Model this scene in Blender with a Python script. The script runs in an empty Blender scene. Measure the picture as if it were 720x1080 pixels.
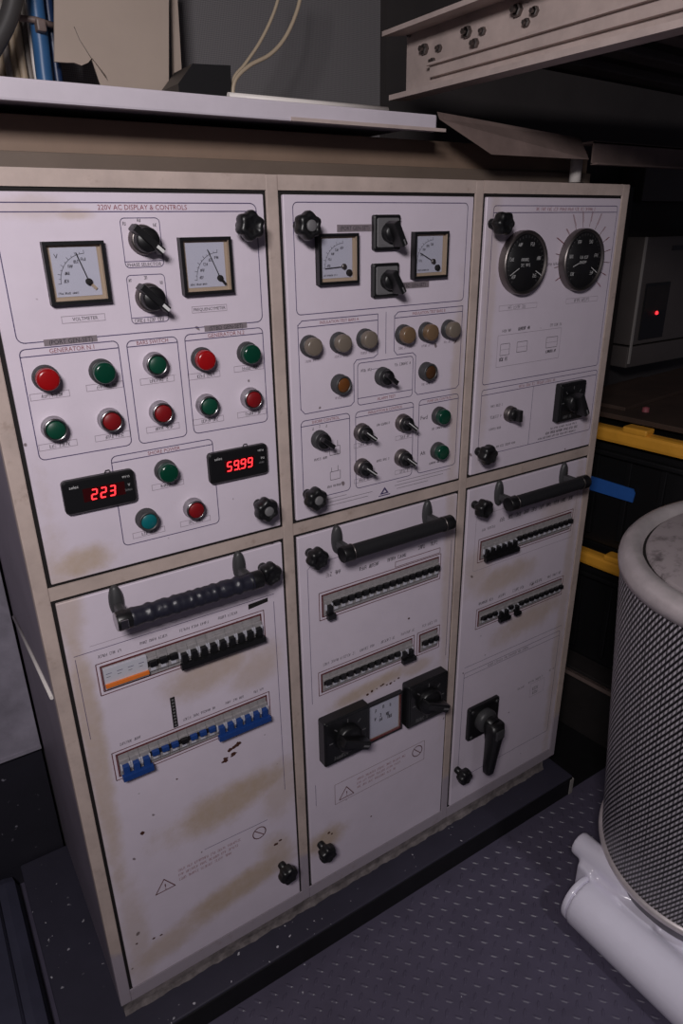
import bpy, bmesh, math, random
from mathutils import Vector, Matrix
PI = math.pi
random.seed(7)
scene = bpy.context.scene
COL = scene.collection
DZ = 0.13                       # the deck plate is z = 0; the lower door edge is 0.13 above it

# ------------------------------------------------------------------ materials
def lin(c):
    return tuple(((v/255)/12.92 if v/255 <= .04045 else ((v/255+.055)/1.055)**2.4) for v in c)
M = {}
def mat(name, rgb, rough=.5, metal=0, spec=.5, emit=None, estr=0, noise=0, nscale=40, bump=0, bscale=200):
    m = bpy.data.materials.new(name); m.use_nodes = True
    nt = m.node_tree; b = nt.nodes['Principled BSDF']
    c = lin(rgb)
    b.inputs['Base Color'].default_value = (*c, 1)
    b.inputs['Roughness'].default_value = rough
    b.inputs['Metallic'].default_value = metal
    b.inputs['Specular IOR Level'].default_value = spec
    if emit:
        b.inputs['Emission Color'].default_value = (*lin(emit), 1)
        b.inputs['Emission Strength'].default_value = estr
    if noise or bump:
        tc = nt.nodes.new('ShaderNodeNewGeometry')
        if noise:
            n = nt.nodes.new('ShaderNodeTexNoise'); n.inputs['Scale'].default_value = nscale
            n.inputs['Detail'].default_value = 6; n.inputs['Roughness'].default_value = .65
            nt.links.new(tc.outputs['Position'], n.inputs['Vector'])
            r = nt.nodes.new('ShaderNodeMapRange'); r.inputs[1].default_value = .3; r.inputs[2].default_value = .7
            r.inputs[3].default_value = 1-noise; r.inputs[4].default_value = 1+noise*.6
            nt.links.new(n.outputs['Fac'], r.inputs[0])
            mx = nt.nodes.new('ShaderNodeMix'); mx.data_type = 'RGBA'; mx.blend_type = 'MULTIPLY'
            mx.inputs[0].default_value = 1; mx.inputs[6].default_value = (*c, 1)
            nt.links.new(r.outputs[0], mx.inputs[7]); nt.links.new(mx.outputs[2], b.inputs['Base Color'])
        if bump:
            n2 = nt.nodes.new('ShaderNodeTexNoise'); n2.inputs['Scale'].default_value = bscale; n2.inputs['Detail'].default_value = 3
            nt.links.new(tc.outputs['Position'], n2.inputs['Vector'])
            bp = nt.nodes.new('ShaderNodeBump'); bp.inputs['Strength'].default_value = bump; bp.inputs['Distance'].default_value = .004
            nt.links.new(n2.outputs['Fac'], bp.inputs['Height']); nt.links.new(bp.outputs[0], b.inputs['Normal'])
    M[name] = m
    return m

class N:
    """small node-tree writer"""
    def __init__(s, m):
        s.nt = m.node_tree; s.b = s.nt.nodes['Principled BSDF']
    def new(s, t, **k):
        n = s.nt.nodes.new(t)
        for a, v in k.items(): setattr(n, a, v)
        return n
    def put(s, sock, v):
        if hasattr(v, 'is_output'): s.nt.links.new(v, sock)
        else: sock.default_value = v
    def math(s, op, a, b=0, c=0, clamp=False):
        n = s.new('ShaderNodeMath', operation=op, use_clamp=clamp)
        s.put(n.inputs[0], a); s.put(n.inputs[1], b); s.put(n.inputs[2], c)
        return n.outputs[0]
    def noise(s, vec, scale, detail=4, rough=.6):
        n = s.new('ShaderNodeTexNoise'); n.inputs['Scale'].default_value = scale; n.inputs['Detail'].default_value = detail
        n.inputs['Roughness'].default_value = rough; s.nt.links.new(vec, n.inputs['Vector']); return n.outputs['Fac']
    def step(s, v, a, b):
        n = s.new('ShaderNodeMapRange', interpolation_type='SMOOTHSTEP')
        s.put(n.inputs[0], v); n.inputs[1].default_value = a; n.inputs[2].default_value = b
        return n.outputs[0]
    def mix(s, fac, c1, c2):
        n = s.new('ShaderNodeMix', data_type='RGBA'); s.put(n.inputs[0], fac)
        s.put(n.inputs[6], c1 if hasattr(c1, 'is_output') else (*lin(c1), 1))
        s.put(n.inputs[7], c2 if hasattr(c2, 'is_output') else (*lin(c2), 1))
        return n.outputs[2]
    def pos(s):
        g = s.new('ShaderNodeNewGeometry'); return g.outputs['Position']
    def sep(s, v):
        n = s.new('ShaderNodeSeparateXYZ'); s.nt.links.new(v, n.inputs[0]); return n.outputs

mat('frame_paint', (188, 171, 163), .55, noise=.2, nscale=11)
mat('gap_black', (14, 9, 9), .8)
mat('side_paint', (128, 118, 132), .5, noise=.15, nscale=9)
mat('black_plastic', (20, 20, 22), .38, spec=.5)
mat('black_rubber', (24, 24, 27), .6, bump=.15, bscale=120)
mat('tape_wrap', (34, 34, 46), .38, bump=.5, bscale=60)
mat('dark_grey', (58, 58, 60), .45)
mat('grey_plastic', (105, 104, 106), .5)
mat('chrome', (176, 174, 176), .28, 1)
mat('dull_metal', (128, 122, 120), .42, 1)
mat('lens_red', (150, 14, 18), .25)
mat('button_red', (124, 14, 20), .4)
mat('lens_green', (6, 58, 42), .2)
mat('button_green', (6, 66, 48), .4)
mat('button_teal', (10, 100, 106), .35)
mat('lens_grey', (112, 102, 92), .3)
mat('lens_tan', (110, 88, 66), .3)
mat('lens_amber', (104, 62, 28), .3)
mat('lens_brown', (74, 48, 28), .3)
mat('dial_white', (182, 182, 198), .5)
mat('dial_black', (16, 16, 17), .5)
mat('brass_liner', (164, 146, 128), .5)
mat('ink_blue', (74, 64, 104), .6)
mat('ink_red', (140, 72, 80), .6)
mat('ink_brown', (96, 40, 42), .6)
mat('ink_black', (48, 44, 52), .6)
mat('ink_pale', (150, 138, 150), .6)
mat('mark_white', (205, 205, 205), .5)
mat('tape_grey', (128, 118, 124), .6)
mat('breaker_grey', (150, 146, 148), .5, noise=.2, nscale=120)
mat('breaker_white', (190, 190, 200), .5)
mat('breaker_blue', (26, 62, 128), .4)
mat('breaker_orange', (226, 120, 46), .45)
mat('display_window', (52, 8, 10), .25)
mat('led_red', (255, 60, 60), .5, emit=(255, 44, 52), estr=2.2)
mat('rust', (70, 34, 22), .8)
mat('shelf_white', (196, 188, 198), .5, noise=.1, nscale=8)
mat('brown_paint', (126, 106, 91), .6, noise=.14, nscale=8)
mat('brown_lit_band', (102, 89, 79), .6, noise=.12, nscale=10)  # tone of the strip that imitates the lit lower band
mat('beige_panel', (176, 160, 148), .65, noise=.07, nscale=5)
mat('steel_grey', (178, 162, 157), .5, noise=.2, nscale=12, bump=.1, bscale=60)
mat('steel_dark', (122, 105, 100), .5, noise=.3, nscale=10)
mat('steel_black', (38, 34, 34), .6, noise=.3, nscale=10)
mat('slat_dark', (92, 84, 82), .7, noise=.3, nscale=6)
mat('hose_blue', (48, 92, 138), .4, noise=.12, nscale=30)
mat('hose_navy', (26, 48, 84), .4)
mat('cable_beige', (168, 150, 128), .55)
mat('cable_grey', (120, 112, 106), .55)
mat('cable_dark', (62, 60, 60), .5)
mat('white_plastic', (214, 208, 204), .45)
mat('cream_cable', (176, 160, 138), .4)
mat('bin_black', (22, 22, 24), .38, bump=.08, bscale=30)
mat('bin_yellow', (230, 164, 56), .45, noise=.12, nscale=14)
mat('painter_blue', (38, 92, 170), .6, noise=.08, nscale=60)
mat('wood_brown', (62, 46, 38), .7, noise=.35, nscale=9)
mat('equipment_grey', (80, 74, 73), .55, noise=.1, nscale=8)
mat('pale_edge', (150, 145, 142), .5)
mat('navy_paint', (48, 46, 62), .55)
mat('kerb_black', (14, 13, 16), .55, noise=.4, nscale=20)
mat('duct_paint', (58, 58, 76), .6, noise=.25, nscale=8, bump=.1, bscale=30)
mat('white_gloss', (226, 222, 236), .16, noise=.05, nscale=6)
mat('cap_steel', (206, 197, 198), .38, .4, noise=.22, nscale=16)
mat('lid_worn', (150, 140, 142), .6, .1)
mat('band_grey', (98, 95, 100), .35, .6)
mat('sheet_grey', (142, 137, 150), .6, noise=.35, nscale=9)
mat('caulk', (122, 114, 114), .7, noise=.6, nscale=30, bump=.6, bscale=90)
mat('wall_shade', (56, 52, 52), .7, noise=.2, nscale=5)  # wall shade right of the channel, put into the colour
mat('ceiling_dark', (60, 56, 55), .8)

def speckled(name, base, chip, thr, scale, rough=.55, wear=.25):
    m = mat(name, base, rough); n = N(m); p = n.pos()
    a = n.noise(p, 12, 5); w = n.math('MULTIPLY_ADD', a, wear*2, 1-wear)
    mul = n.new('ShaderNodeMix', data_type='RGBA', blend_type='MULTIPLY'); mul.inputs[0].default_value = 1
    mul.inputs[6].default_value = (*lin(base), 1); n.nt.links.new(w, mul.inputs[7])
    s = n.noise(p, scale, 2, .5); s2 = n.noise(p, 4, 2)
    k = n.math('MULTIPLY', n.step(s, thr, thr+.02), n.step(s2, .45, .6))
    n.nt.links.new(n.mix(k, mul.outputs[2], chip), n.b.inputs['Base Color'])
    return m
speckled('plinth_paint', (50, 48, 62), (186, 184, 192), .685, 62)
speckled('deck_paint', (82, 77, 95), (190, 188, 196), .745, 60, .42)
speckled('base_paint', (34, 33, 42), (120, 118, 128), .715, 60)

# door paint: lilac white, with the brown hand-wear the photograph shows at its own places
STAINS = [  # x, z (from the lower door edge), half-length, half-height, turn, strength
    (.045, .965, .060, .022, .05, .9), (.25, .690, .10, .040, .12, .75), (.33, .66, .07, .035, .3, .6),
    (.25, .365, .145, .040, .14, .95), (.36, .33, .05, .06, 0, .5),
    (.25, .125, .17, .034, .20, .95), (.08, .075, .09, .030, .25, .7), (.345, .16, .05, .05, .5, .7),
    (.018, .62, .022, .34, 0, .75), (.018, .90, .03, .10, 0, .6), (.03, .14, .03, .14, 0, .45),
    (.475, .125, .06, .032, .1, .95), (.60, .500, .12, .018, .12, .9), (.73, .50, .05, .014, .1, .6),
    (.99, .655, .12, .03, .1, .7), (1.09, .50, .14, .035, .18, .7), (.90, .70, .05, .05, .2, .5), (1.16, .80, .07, .04, 0, .4),
    (.81, .70, .02, .30, 0, .5), (1.225, .45, .022, .45, 0, .5), (.805, 1.1, .018, .2, 0, .5), (.88, 1.3, .02, .3, 0, .35),
    (.07, 1.465, .06, .012, 0, .35), (.12, 1.457, .03, .007, 0, .6),
]
m = mat('door_paint', (214, 203, 216), .5); n = N(m); p = n.pos(); sx, sy, sz = n.sep(p)
nz = n.noise(p, 9, 6, .7); fine = n.noise(p, 60, 4); tot = None
for (x, z, a, b, t, s) in STAINS:
    dx = n.math('SUBTRACT', sx, x); dz = n.math('SUBTRACT', sz, z+DZ)
    u = n.math('ADD', n.math('MULTIPLY', dx, math.cos(t)/a), n.math('MULTIPLY', dz, math.sin(t)/a))
    b *= 1.3; v = n.math('SUBTRACT', n.math('MULTIPLY', dz, math.cos(t)/b), n.math('MULTIPLY', dx, math.sin(t)/b))
    d = n.math('SQRT', n.math('ADD', n.math('MULTIPLY', u, u), n.math('MULTIPLY', v, v)))
    d = n.math('ADD', d, n.math('MULTIPLY', n.math('SUBTRACT', nz, .5), 1.5))
    w = n.math('MULTIPLY', n.math('SUBTRACT', 1, n.step(d, .35, 1.25)), s)
    tot = w if tot is None else n.math('MAXIMUM', tot, w)
tot = n.math('MULTIPLY', tot, n.math('MULTIPLY_ADD', fine, .5, .62), clamp=True)
c = n.mix(tot, (214, 203, 216), (184, 163, 140))
mott = n.math('MULTIPLY_ADD', nz, .22, .89)
mul = n.new('ShaderNodeMix', data_type='RGBA', blend_type='MULTIPLY'); mul.inputs[0].default_value = 1
n.nt.links.new(c, mul.inputs[6]); n.nt.links.new(mott, mul.inputs[7])
sp = n.noise(p, 46, 1, .4)
n.nt.links.new(n.mix(n.math('MULTIPLY', n.step(sp, .77, .80), .75), mul.outputs[2], (70, 50, 44)), n.b.inputs['Base Color'])

m = M['frame_paint']; n = N(m); p = n.pos(); _, _, sz = n.sep(p); old = n.b.inputs['Base Color'].links[0].from_socket
edge = n.math('ADD', sz, n.math('MULTIPLY', n.noise(p, 14, 4), .10))
g1 = n.noise(p, 30, 5, .7)
c = n.mix(n.math('SUBTRACT', 1, n.step(edge, .285, .32)), old, (164, 154, 164))
n.nt.links.new(n.mix(n.math('MULTIPLY', n.step(g1, .55, .75), .45), c, (128, 106, 92)), n.b.inputs['Base Color'])
# woven grey lining of the wall
m = mat('wall_lining', (108, 106, 108), .75); n = N(m); p = n.pos(); sx, sy, sz = n.sep(p)
g = n.math('MULTIPLY', n.math('SINE', n.math('MULTIPLY', n.math('ADD', sx, sz), 900)), n.math('SINE', n.math('MULTIPLY', n.math('SUBTRACT', sx, sz), 900)))
n.nt.links.new(n.mix(n.math('MULTIPLY_ADD', g, .35, .5), (72, 70, 72), (134, 131, 133)), n.b.inputs['Base Color'])
# expanded-metal sleeve of the filter: bright knuckles over dark openings, in skewed rows
m = mat('mesh_sleeve', (150, 146, 152), .4); n = N(m)
uv = n.new('ShaderNodeTexCoord').outputs['UV']; ux, uy, _ = n.sep(uv)
NU, NV = 196, 46
a = n.math('MULTIPLY', ux, NU); vv = n.math('MULTIPLY_ADD', ux, -158.0, n.math('MULTIPLY', uy, NV))
fa = n.math('SUBTRACT', n.math('FRACT', a), .5); fv = n.math('SUBTRACT', n.math('FRACT', vv), .5)
dot = n.math('MULTIPLY', n.math('SUBTRACT', 1, n.step(n.math('ABSOLUTE', fv), .14, .36)), n.math('MULTIPLY_ADD', n.math('SUBTRACT', 1, n.step(n.math('ABSOLUTE', fa), .18, .46)), .68, .32))
seam = n.math('ABSOLUTE', n.math('SUBTRACT', n.math('FRACT', n.math('MULTIPLY', ux, 32)), .5))
dot = n.math('MULTIPLY', dot, n.math('MULTIPLY_ADD', n.step(seam, .005, .03), .7, .3))
n.nt.links.new(n.mix(dot, (20, 18, 20), (196, 190, 198)), n.b.inputs['Base Color'])
bp = n.new('ShaderNodeBump'); bp.inputs['Strength'].default_value = .7; bp.inputs['Distance'].default_value = .003
n.nt.links.new(dot, bp.inputs['Height']); n.nt.links.new(bp.outputs[0], n.b.inputs['Normal'])
# worn filter lid
n = N(M['lid_worn']); p = n.pos(); k = n.math('MULTIPLY', n.step(n.noise(p, 26, 6, .7), .48, .72), .8)
n.nt.links.new(n.mix(k, (164, 154, 156), (74, 66, 68)), n.b.inputs['Base Color'])
# clear meter covers
m = bpy.data.materials.new('cover_glass'); m.use_nodes = True; nt = m.node_tree; nt.nodes.clear()
o_ = nt.nodes.new('ShaderNodeOutputMaterial'); mx = nt.nodes.new('ShaderNodeMixShader'); tr = nt.nodes.new('ShaderNodeBsdfTransparent'); gl = nt.nodes.new('ShaderNodeBsdfGlossy')
gl.inputs['Roughness'].default_value = .12; mx.inputs[0].default_value = .05
nt.links.new(tr.outputs[0], mx.inputs[1]); nt.links.new(gl.outputs[0], mx.inputs[2]); nt.links.new(mx.outputs[0], o_.inputs[0]); M['cover_glass'] = m

# ------------------------------------------------------------------ mesh builder
TXT = {}
def text_polys(s):
    if s not in TXT:
        cu = bpy.data.curves.new('t', 'FONT'); cu.body = s; cu.size = 1; cu.resolution_u = 2
        ob = bpy.data.objects.new('t', cu); COL.objects.link(ob)
        dg = bpy.context.evaluated_depsgraph_get(); dg.update()
        me = ob.evaluated_get(dg).to_mesh()
        TXT[s] = ([tuple(v.co[:2]) for v in me.vertices], [tuple(q.vertices) for q in me.polygons])
        ob.evaluated_get(dg).to_mesh_clear(); bpy.data.objects.remove(ob); bpy.data.curves.remove(cu)
    return TXT[s]

class MB:
    def __init__(s): s.v = []; s.f = []; s.m = []; s.sm = []
    def add(s, vs, fs, m, smooth=False):
        o = len(s.v); s.v += [tuple(v) for v in vs]
        for f in fs: s.f.append(tuple(i+o for i in f)); s.m.append(m); s.sm.append(smooth)
        return s
    def box(s, x0, x1, y0, y1, z0, z1, m, bev=0):
        if bev:
            bm = bmesh.new(); bmesh.ops.create_cube(bm, size=1)
            for v in bm.verts: v.co = ((x0+x1)/2+v.co.x*(x1-x0), (y0+y1)/2+v.co.y*(y1-y0), (z0+z1)/2+v.co.z*(z1-z0))
            bmesh.ops.bevel(bm, geom=list(bm.edges), offset=bev, segments=2, affect='EDGES', profile=.6)
            return s.frombm(bm, m)
        vs = [(x, y, z) for x in (x0, x1) for y in (y0, y1) for z in (z0, z1)]
        return s.add(vs, [(0, 1, 3, 2), (4, 6, 7, 5), (0, 4, 5, 1), (2, 3, 7, 6), (0, 2, 6, 4), (1, 5, 7, 3)], m)
    def frombm(s, bm, m, smooth=False):
        bmesh.ops.recalc_face_normals(bm, faces=bm.faces); bm.verts.index_update()
        s.add([v.co[:] for v in bm.verts], [[v.index for v in f.verts] for f in bm.faces], m, smooth); bm.free(); return s
    def xform(s, mtx, i0=0):
        for i in range(i0, len(s.v)): s.v[i] = tuple(mtx @ Vector(s.v[i]))
        return s
    def lathe(s, cx, cz, prof, m, n=28, lobes=0, amp=0, y=0, smooth=True):
        """profile of (radius, height out of the panel), turned round the panel normal"""
        vs = []; k = len(prof)
        for (r, h) in prof:
            for i in range(n):
                a = 2*PI*i/n; rr = r*(1+amp*math.cos(lobes*a)) if lobes else r
                vs.append((cx+rr*math.cos(a), y-h, cz+rr*math.sin(a)))
        fs = [(j*n+i, j*n+(i+1) % n, (j+1)*n+(i+1) % n, (j+1)*n+i) for j in range(k-1) for i in range(n)]
        s.add(vs, fs, m, smooth)
        o = len(s.v)-n; s.f.append(tuple(range(o, o+n))); s.m.append(m); s.sm.append(False)
        return s
    def outline(s, x0, x1, z0, z1, r=.008, seg=5):
        pts = []
        for (cx, cz, a0) in ((x1-r, z1-r, 0), (x0+r, z1-r, 90), (x0+r, z0+r, 180), (x1-r, z0+r, 270)):
            for i in range(seg+1):
                a = math.radians(a0+90*i/seg); pts.append((cx+r*math.cos(a), cz+r*math.sin(a)))
        return pts
    def plate(s, x0, x1, z0, z1, y0, y1, m, r=.004, ch=.0015):
        """rounded-rectangle plate from y0 (back) to y1 (front), chamfered front edge"""
        A = s.outline(x0, x1, z0, z1, r); B = s.outline(x0+ch, x1-ch, z0+ch, z1-ch, max(r-ch, .0005)); n = len(A)
        vs = [(x, y0, z) for x, z in A]+[(x, y1+ch, z) for x, z in A]+[(x, y1, z) for x, z in B]
        fs = [(j*n+i, j*n+(i+1) % n, (j+1)*n+(i+1) % n, (j+1)*n+i) for j in range(2) for i in range(n)]+[tuple(range(2*n, 3*n)), tuple(range(n))[::-1]]
        return s.add(vs, fs, m)
    def ring(s, x0, x1, z0, z1, w, y0, y1, m, mi=None):
        """square frame of width w with inner walls of material mi"""
        a = [(x0, z0), (x1, z0), (x1, z1), (x0, z1)]; b = [(x0+w, z0+w), (x1-w, z0+w), (x1-w, z1-w), (x0+w, z1-w)]
        vs = [(x, y0, z) for x, z in a]+[(x, y1, z) for x, z in a]+[(x, y1, z) for x, z in b]+[(x, y0, z) for x, z in b]
        for j, mm in ((0, m), (1, m), (2, mi or m)):
            s.add(vs, [(j*4+i, j*4+(i+1) % 4, (j+1)*4+(i+1) % 4, (j+1)*4+i) for i in range(4)], mm)
        return s
    def poly(s, pts, y, m): return s.add([(x, y, z) for x, z in pts], [tuple(range(len(pts)))], m)
    def stroke(s, pts, w, y, m, closed=False):
        n = len(pts); L = n if closed else n-1
        for i in range(L):
            (x0, z0), (x1, z1) = pts[i], pts[(i+1) % n]; d = math.hypot(x1-x0, z1-z0)
            if d < 1e-7: continue
            ux, uz = (x1-x0)/d*w/2, (z1-z0)/d*w/2; px, pz = -uz, ux
            ux *= .6; uz *= .6
            s.poly([(x0-ux-px, z0-uz-pz), (x1+ux-px, z1+uz-pz), (x1+ux+px, z1+uz+pz), (x0-ux+px, z0-uz+pz)], y, m)
        return s
    def arc(s, cx, cz, r, a0, a1, w, y, m, n=20):
        return s.stroke([(cx+r*math.cos(math.radians(a0+(a1-a0)*i/n)), cz+r*math.sin(math.radians(a0+(a1-a0)*i/n))) for i in range(n+1)], w, y, m)
    def text(s, t, x, z, h, y, m, align='c', wx=1.0):
        vs, fs = text_polys(t)
        if not vs: return s
        w = max(v[0] for v in vs); k = h/.70
        ox = {'c': -w*k*wx/2, 'l': 0, 'r': -w*k*wx}[align]
        return s.add([(x+ox+a*k*wx, y, z-h/2+b*k) for a, b in vs], fs, m)
    def scribble(s, x0, x1, z, h, y, m, w=.0006, rnd=None):
        """worn, unreadable small lettering: short strokes in letter cells"""
        rnd = rnd or random; cw = h*.62; x = x0; gap = rnd.randint(3, 7)
        while x+cw < x1:
            if gap == 0: gap = rnd.randint(3, 8); x += cw*1.2; continue
            gap -= 1
            L, R, B, T, C = x, x+cw*.62, z-h/2, z+h/2, z
            segs = [((L, B), (L, T)), ((R, B), (R, T)), ((L, T), (R, T)), ((L, B), (R, B)), ((L, C), (R, C)), ((L, B), (R, T))]
            for a in rnd.sample(segs, 3): s.stroke(list(a), w, y, m)
            x += cw
        return s
    def tube(s, path, r, m, n=10, cap=True, rf=None):
        P = [Vector(p) for p in path]; vs = []; up = None
        for i, p in enumerate(P):
            t = (P[min(i+1, len(P)-1)]-P[max(i-1, 0)]).normalized()
            if up is None: up = t.orthogonal().normalized()
            up = (up-t*up.dot(t)).normalized(); q = t.cross(up)
            rr = rf(i/(len(P)-1)) if rf else r
            vs += [p+(up*math.cos(2*PI*k/n)+q*math.sin(2*PI*k/n))*rr for k in range(n)]
        L = len(P)
        s.add(vs, [(j*n+i, j*n+(i+1) % n, (j+1)*n+(i+1) % n, (j+1)*n+i) for j in range(L-1) for i in range(n)], m, True)
        if cap:
            o = len(s.v)-L*n; s.f += [tuple(range(o, o+n))[::-1], tuple(range(o+(L-1)*n, o+L*n))]; s.m += [m, m]; s.sm += [False, False]
        return s
    def turn(s, prof, m, n=48, smooth=True, base=(0, 0, 0), uvs=False):
        """profile of (radius, z) turned round the vertical"""
        vs = [(base[0]+r*math.cos(2*PI*i/n), base[1]+r*math.sin(2*PI*i/n), base[2]+z) for r, z in prof for i in range(n)]
        k = len(prof)
        return s.add(vs, [(j*n+i, j*n+(i+1) % n, (j+1)*n+(i+1) % n, (j+1)*n+i) for j in range(k-1) for i in range(n)], m, smooth)
    def disc(s, r, z, m, n=48, base=(0, 0, 0)):
        return s.add([(base[0]+r*math.cos(2*PI*i/n), base[1]+r*math.sin(2*PI*i/n), base[2]+z) for i in range(n)], [tuple(range(n))], m)
    def mesh(s, name, off=(0, 0, 0)):
        me = bpy.data.meshes.new(name)
        me.from_pydata([(x-off[0], y-off[1], z-off[2]) for x, y, z in s.v], [], s.f)
        keys = []
        for k in s.m:
            if k not in keys: keys.append(k)
        for k in keys: me.materials.append(M[k])
        me.polygons.foreach_set('material_index', [keys.index(k) for k in s.m])
        me.polygons.foreach_set('use_smooth', s.sm)
        bm = bmesh.new(); bm.from_mesh(me); bmesh.ops.recalc_face_normals(bm, faces=bm.faces); bm.to_mesh(me); bm.free()
        me.update(); return me

WL = {}
def put(name, me, loc, parent=None, label=None, cat=None, group=None, kind=None):
    """link a mesh object; loc is where it stands in the place (z from the lower door edge)"""
    o = bpy.data.objects.new(name, me); COL.objects.link(o)
    L = Vector(loc)+(Vector((0, 0, DZ)))
    WL[o.name] = L
    if parent: o.parent = parent; o.location = L-WL[parent.name]
    else: o.location = L
    for k, v in (('label', label), ('category', cat), ('group', group), ('kind', kind)):
        if v: o[k] = v
    return o
def thing(name, loc, label, cat, group=None): return put(name, None, loc, None, label, cat, group)
def part(name, mb, parent, loc=None, label=None):
    """mesh drawn in place; its origin goes to loc"""
    loc = loc or tuple(WL[parent.name]-Vector((0, 0, DZ)))
    return put(name, mb.mesh(name, loc), loc, parent, label)
def solo(name, mb, loc, label, cat, group=None, kind=None): return put(name, mb.mesh(name, loc), loc, None, label, cat, group, kind)

# ------------------------------------------------------------------ the switchboard
XG = [0, .4005, .4276, .8283, .8547, 1.25]; ZG = [0, .909, .937, 1.4866]
X0, X1, Z0, Z1 = -.025, 1.276, -.035, 1.511
G = .0030
SB = thing('switchboard', (.6255, .25, -.065), 'cream and white six-door electrical switchboard standing on the dark plinth', 'switchboard')
f = MB(); YB = .022
b = .002
for (a, c) in ((X0, XG[0]-G), (XG[1]+G, XG[2]-G), (XG[3]+G, XG[4]-G), (XG[5]+G, X1)): f.box(a, c, .003, YB, Z0, Z1, 'frame_paint', b)
for i in (0, 2, 4):
    for (a, c) in ((Z0, ZG[0]-G), (ZG[1]+G, ZG[2]-G), (ZG[3]+G, Z1)): f.box(XG[i]-G, XG[i+1]+G, .003, YB, a, c, 'frame_paint')
f.box(X0+.003, X1-.003, .0058, YB, Z0+.003, Z1-.003, 'gap_black')
part('face_frame', f, SB)
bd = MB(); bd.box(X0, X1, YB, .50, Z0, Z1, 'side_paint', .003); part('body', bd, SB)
tr = MB(); tr.tube([(X0-.002, .03, .725), (X0-.002, .20, .702), (X0-.002, .46, .664)], .0035, 'white_plastic', 8)
part('side_cable', tr, SB, label='thin white cable along the grey side')
# crumbling caulk strip below the frame
ck = MB(); k = 110; vs = []
for i in range(k+1):
    x = X0+.004+(X1-.05-X0)*i/k; j = .0014*math.sin(i*.9)+.001*math.sin(i*2.3+1)+random.uniform(-.0006, .0006)
    vs += [(x, .006, Z0), (x, .005+j*.5, Z0-.016+j), (x, -.001+j, Z0-.0300)]
ck.add(vs, [(3*i+j, 3*i+3+j, 3*i+4+j, 3*i+1+j) for i in range(k) for j in range(2)], 'caulk', True)
ck.box(X0+.004, X1-.05, .004, .49, Z0-.0300, Z0, 'caulk')
part('sill_strip', ck, SB, label='crumbling beige sill strip')

INK = -.00035
def panel(i, row, label):
    x0, x1 = XG[2*i]+G, XG[2*i+1]-G; z0, z1 = (ZG[0]+G, ZG[1]-G) if row == 'l' else (ZG[2]+G, ZG[3]-G)
    mb = MB(); mb.plate(x0, x1, z0, z1, .014, 0, 'door_paint', .002, .0014)
    return mb
def rr(mb, x0, x1, z0, z1, r=8, w=1.3, m='ink_blue', div=None, mdiv=None):
    """printed box, millimetres"""
    k = .001; mb.stroke(mb.outline(x0*k, x1*k, z0*k, z1*k, r*k), w*k, INK, m, True)
    if div: mb.stroke([(x0*k, div*k), (x1*k, div*k)], w*k, INK, m)
def ln(mb, *pts, w=1.3, m='ink_blue'): mb.stroke([(x*.001, z*.001) for x, z in pts], w*.001, INK, m)
def tx(mb, t, x, z, h, m='ink_red', align='c', wx=.95): mb.text(t, x*.001, z*.001, h*.001, INK, m, align, wx)
def sc(mb, x0, x1, z, h, m='ink_black', seed=0, w=.55):
    mb.scribble(x0*.001, x1*.001, z*.001, h*.001, INK*.95, m, w*.001, random.Random(seed+int(x0*7+z)))
def tag_box(mb, x, z, w=52, h=9, m='ink_pale', blank=False):
    ln(mb, (x-w/2, z-h/2), (x+w/2, z-h/2), (x+w/2, z+h/2), (x-w/2, z+h/2), (x-w/2, z-h/2), w=.7, m=m)
    if not blank: sc(mb, x-w*.22, x+w*.35, z, 5)

# ---- upper left door
d1 = panel(0, 'u', '')
rr(d1, 20, 384, 1299, 1471, 10); ln(d1, (21, 1460), (383, 1460)); tx(d1, '220V AC DISPLAY & CONTROLS', 212, 1465.5, 6.5)
for (x, zt, zb) in ((204.5, 1452, 1388), (203.5, 1378, 1312)):
    rr(d1, x-27.5, x+27.5, zb, zt, 6, 1.0, 'ink_blue', zb+8)
tx(d1, 'PHASE SELECTOR', 204, 1391.8, 4.6, 'ink_black'); sc(d1, 181, 226, 1315.8, 4.8, seed=2)
for (x, z) in ((183, 1445), (204, 1449), (226, 1443), (228, 1424), (182, 1371), (204, 1374), (226, 1366), (228, 1346), (226, 1329)):
    sc(d1, x-3, x+3, z, 4, seed=x)
tag_box(d1, 110, 1325, 58, 9, blank=True); tag_box(d1, 296, 1325, 56, 9, blank=True)
tx(d1, 'VOLTMETER', 112, 1325, 4.6, 'ink_black'); tx(d1, 'FREQUENCYMETER', 296, 1325, 4.4, 'ink_black')
rr(d1, 20, 152, 1136, 1291, 8, 1.3, 'ink_blue', 1281); tx(d1, 'GENERATOR N.1', 88, 1286, 6)
rr(d1, 164, 240, 1135, 1289, 8, 1.3, 'ink_blue', 1280.5); tx(d1, 'BARS SWITCH', 202, 1285, 5.6)
rr(d1, 252, 383, 1136, 1290, 8, 1.3, 'ink_blue', 1281); tx(d1, 'GENERATOR N.2', 320, 1285.5, 6)
rr(d1, 118, 281, 975, 1123, 8, 1.3, 'ink_blue', 1113.5); tx(d1, 'SHORE POWER', 200, 1118, 5.6)
for (x, z) in ((47, 1226), (123, 1229), (46, 1154), (124, 1154), (201, 1228), (201, 1154), (276, 1226), (353, 1229), (276, 1154), (353, 1154), (198, 1061), (158, 988), (237, 988)):
    tag_box(d1, x+2, z)
DOOR = {}
DOOR['ul'] = part('door', d1, SB, (.2, 0, 1.2), 'upper left door with two square meters and red and green buttons')
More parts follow.
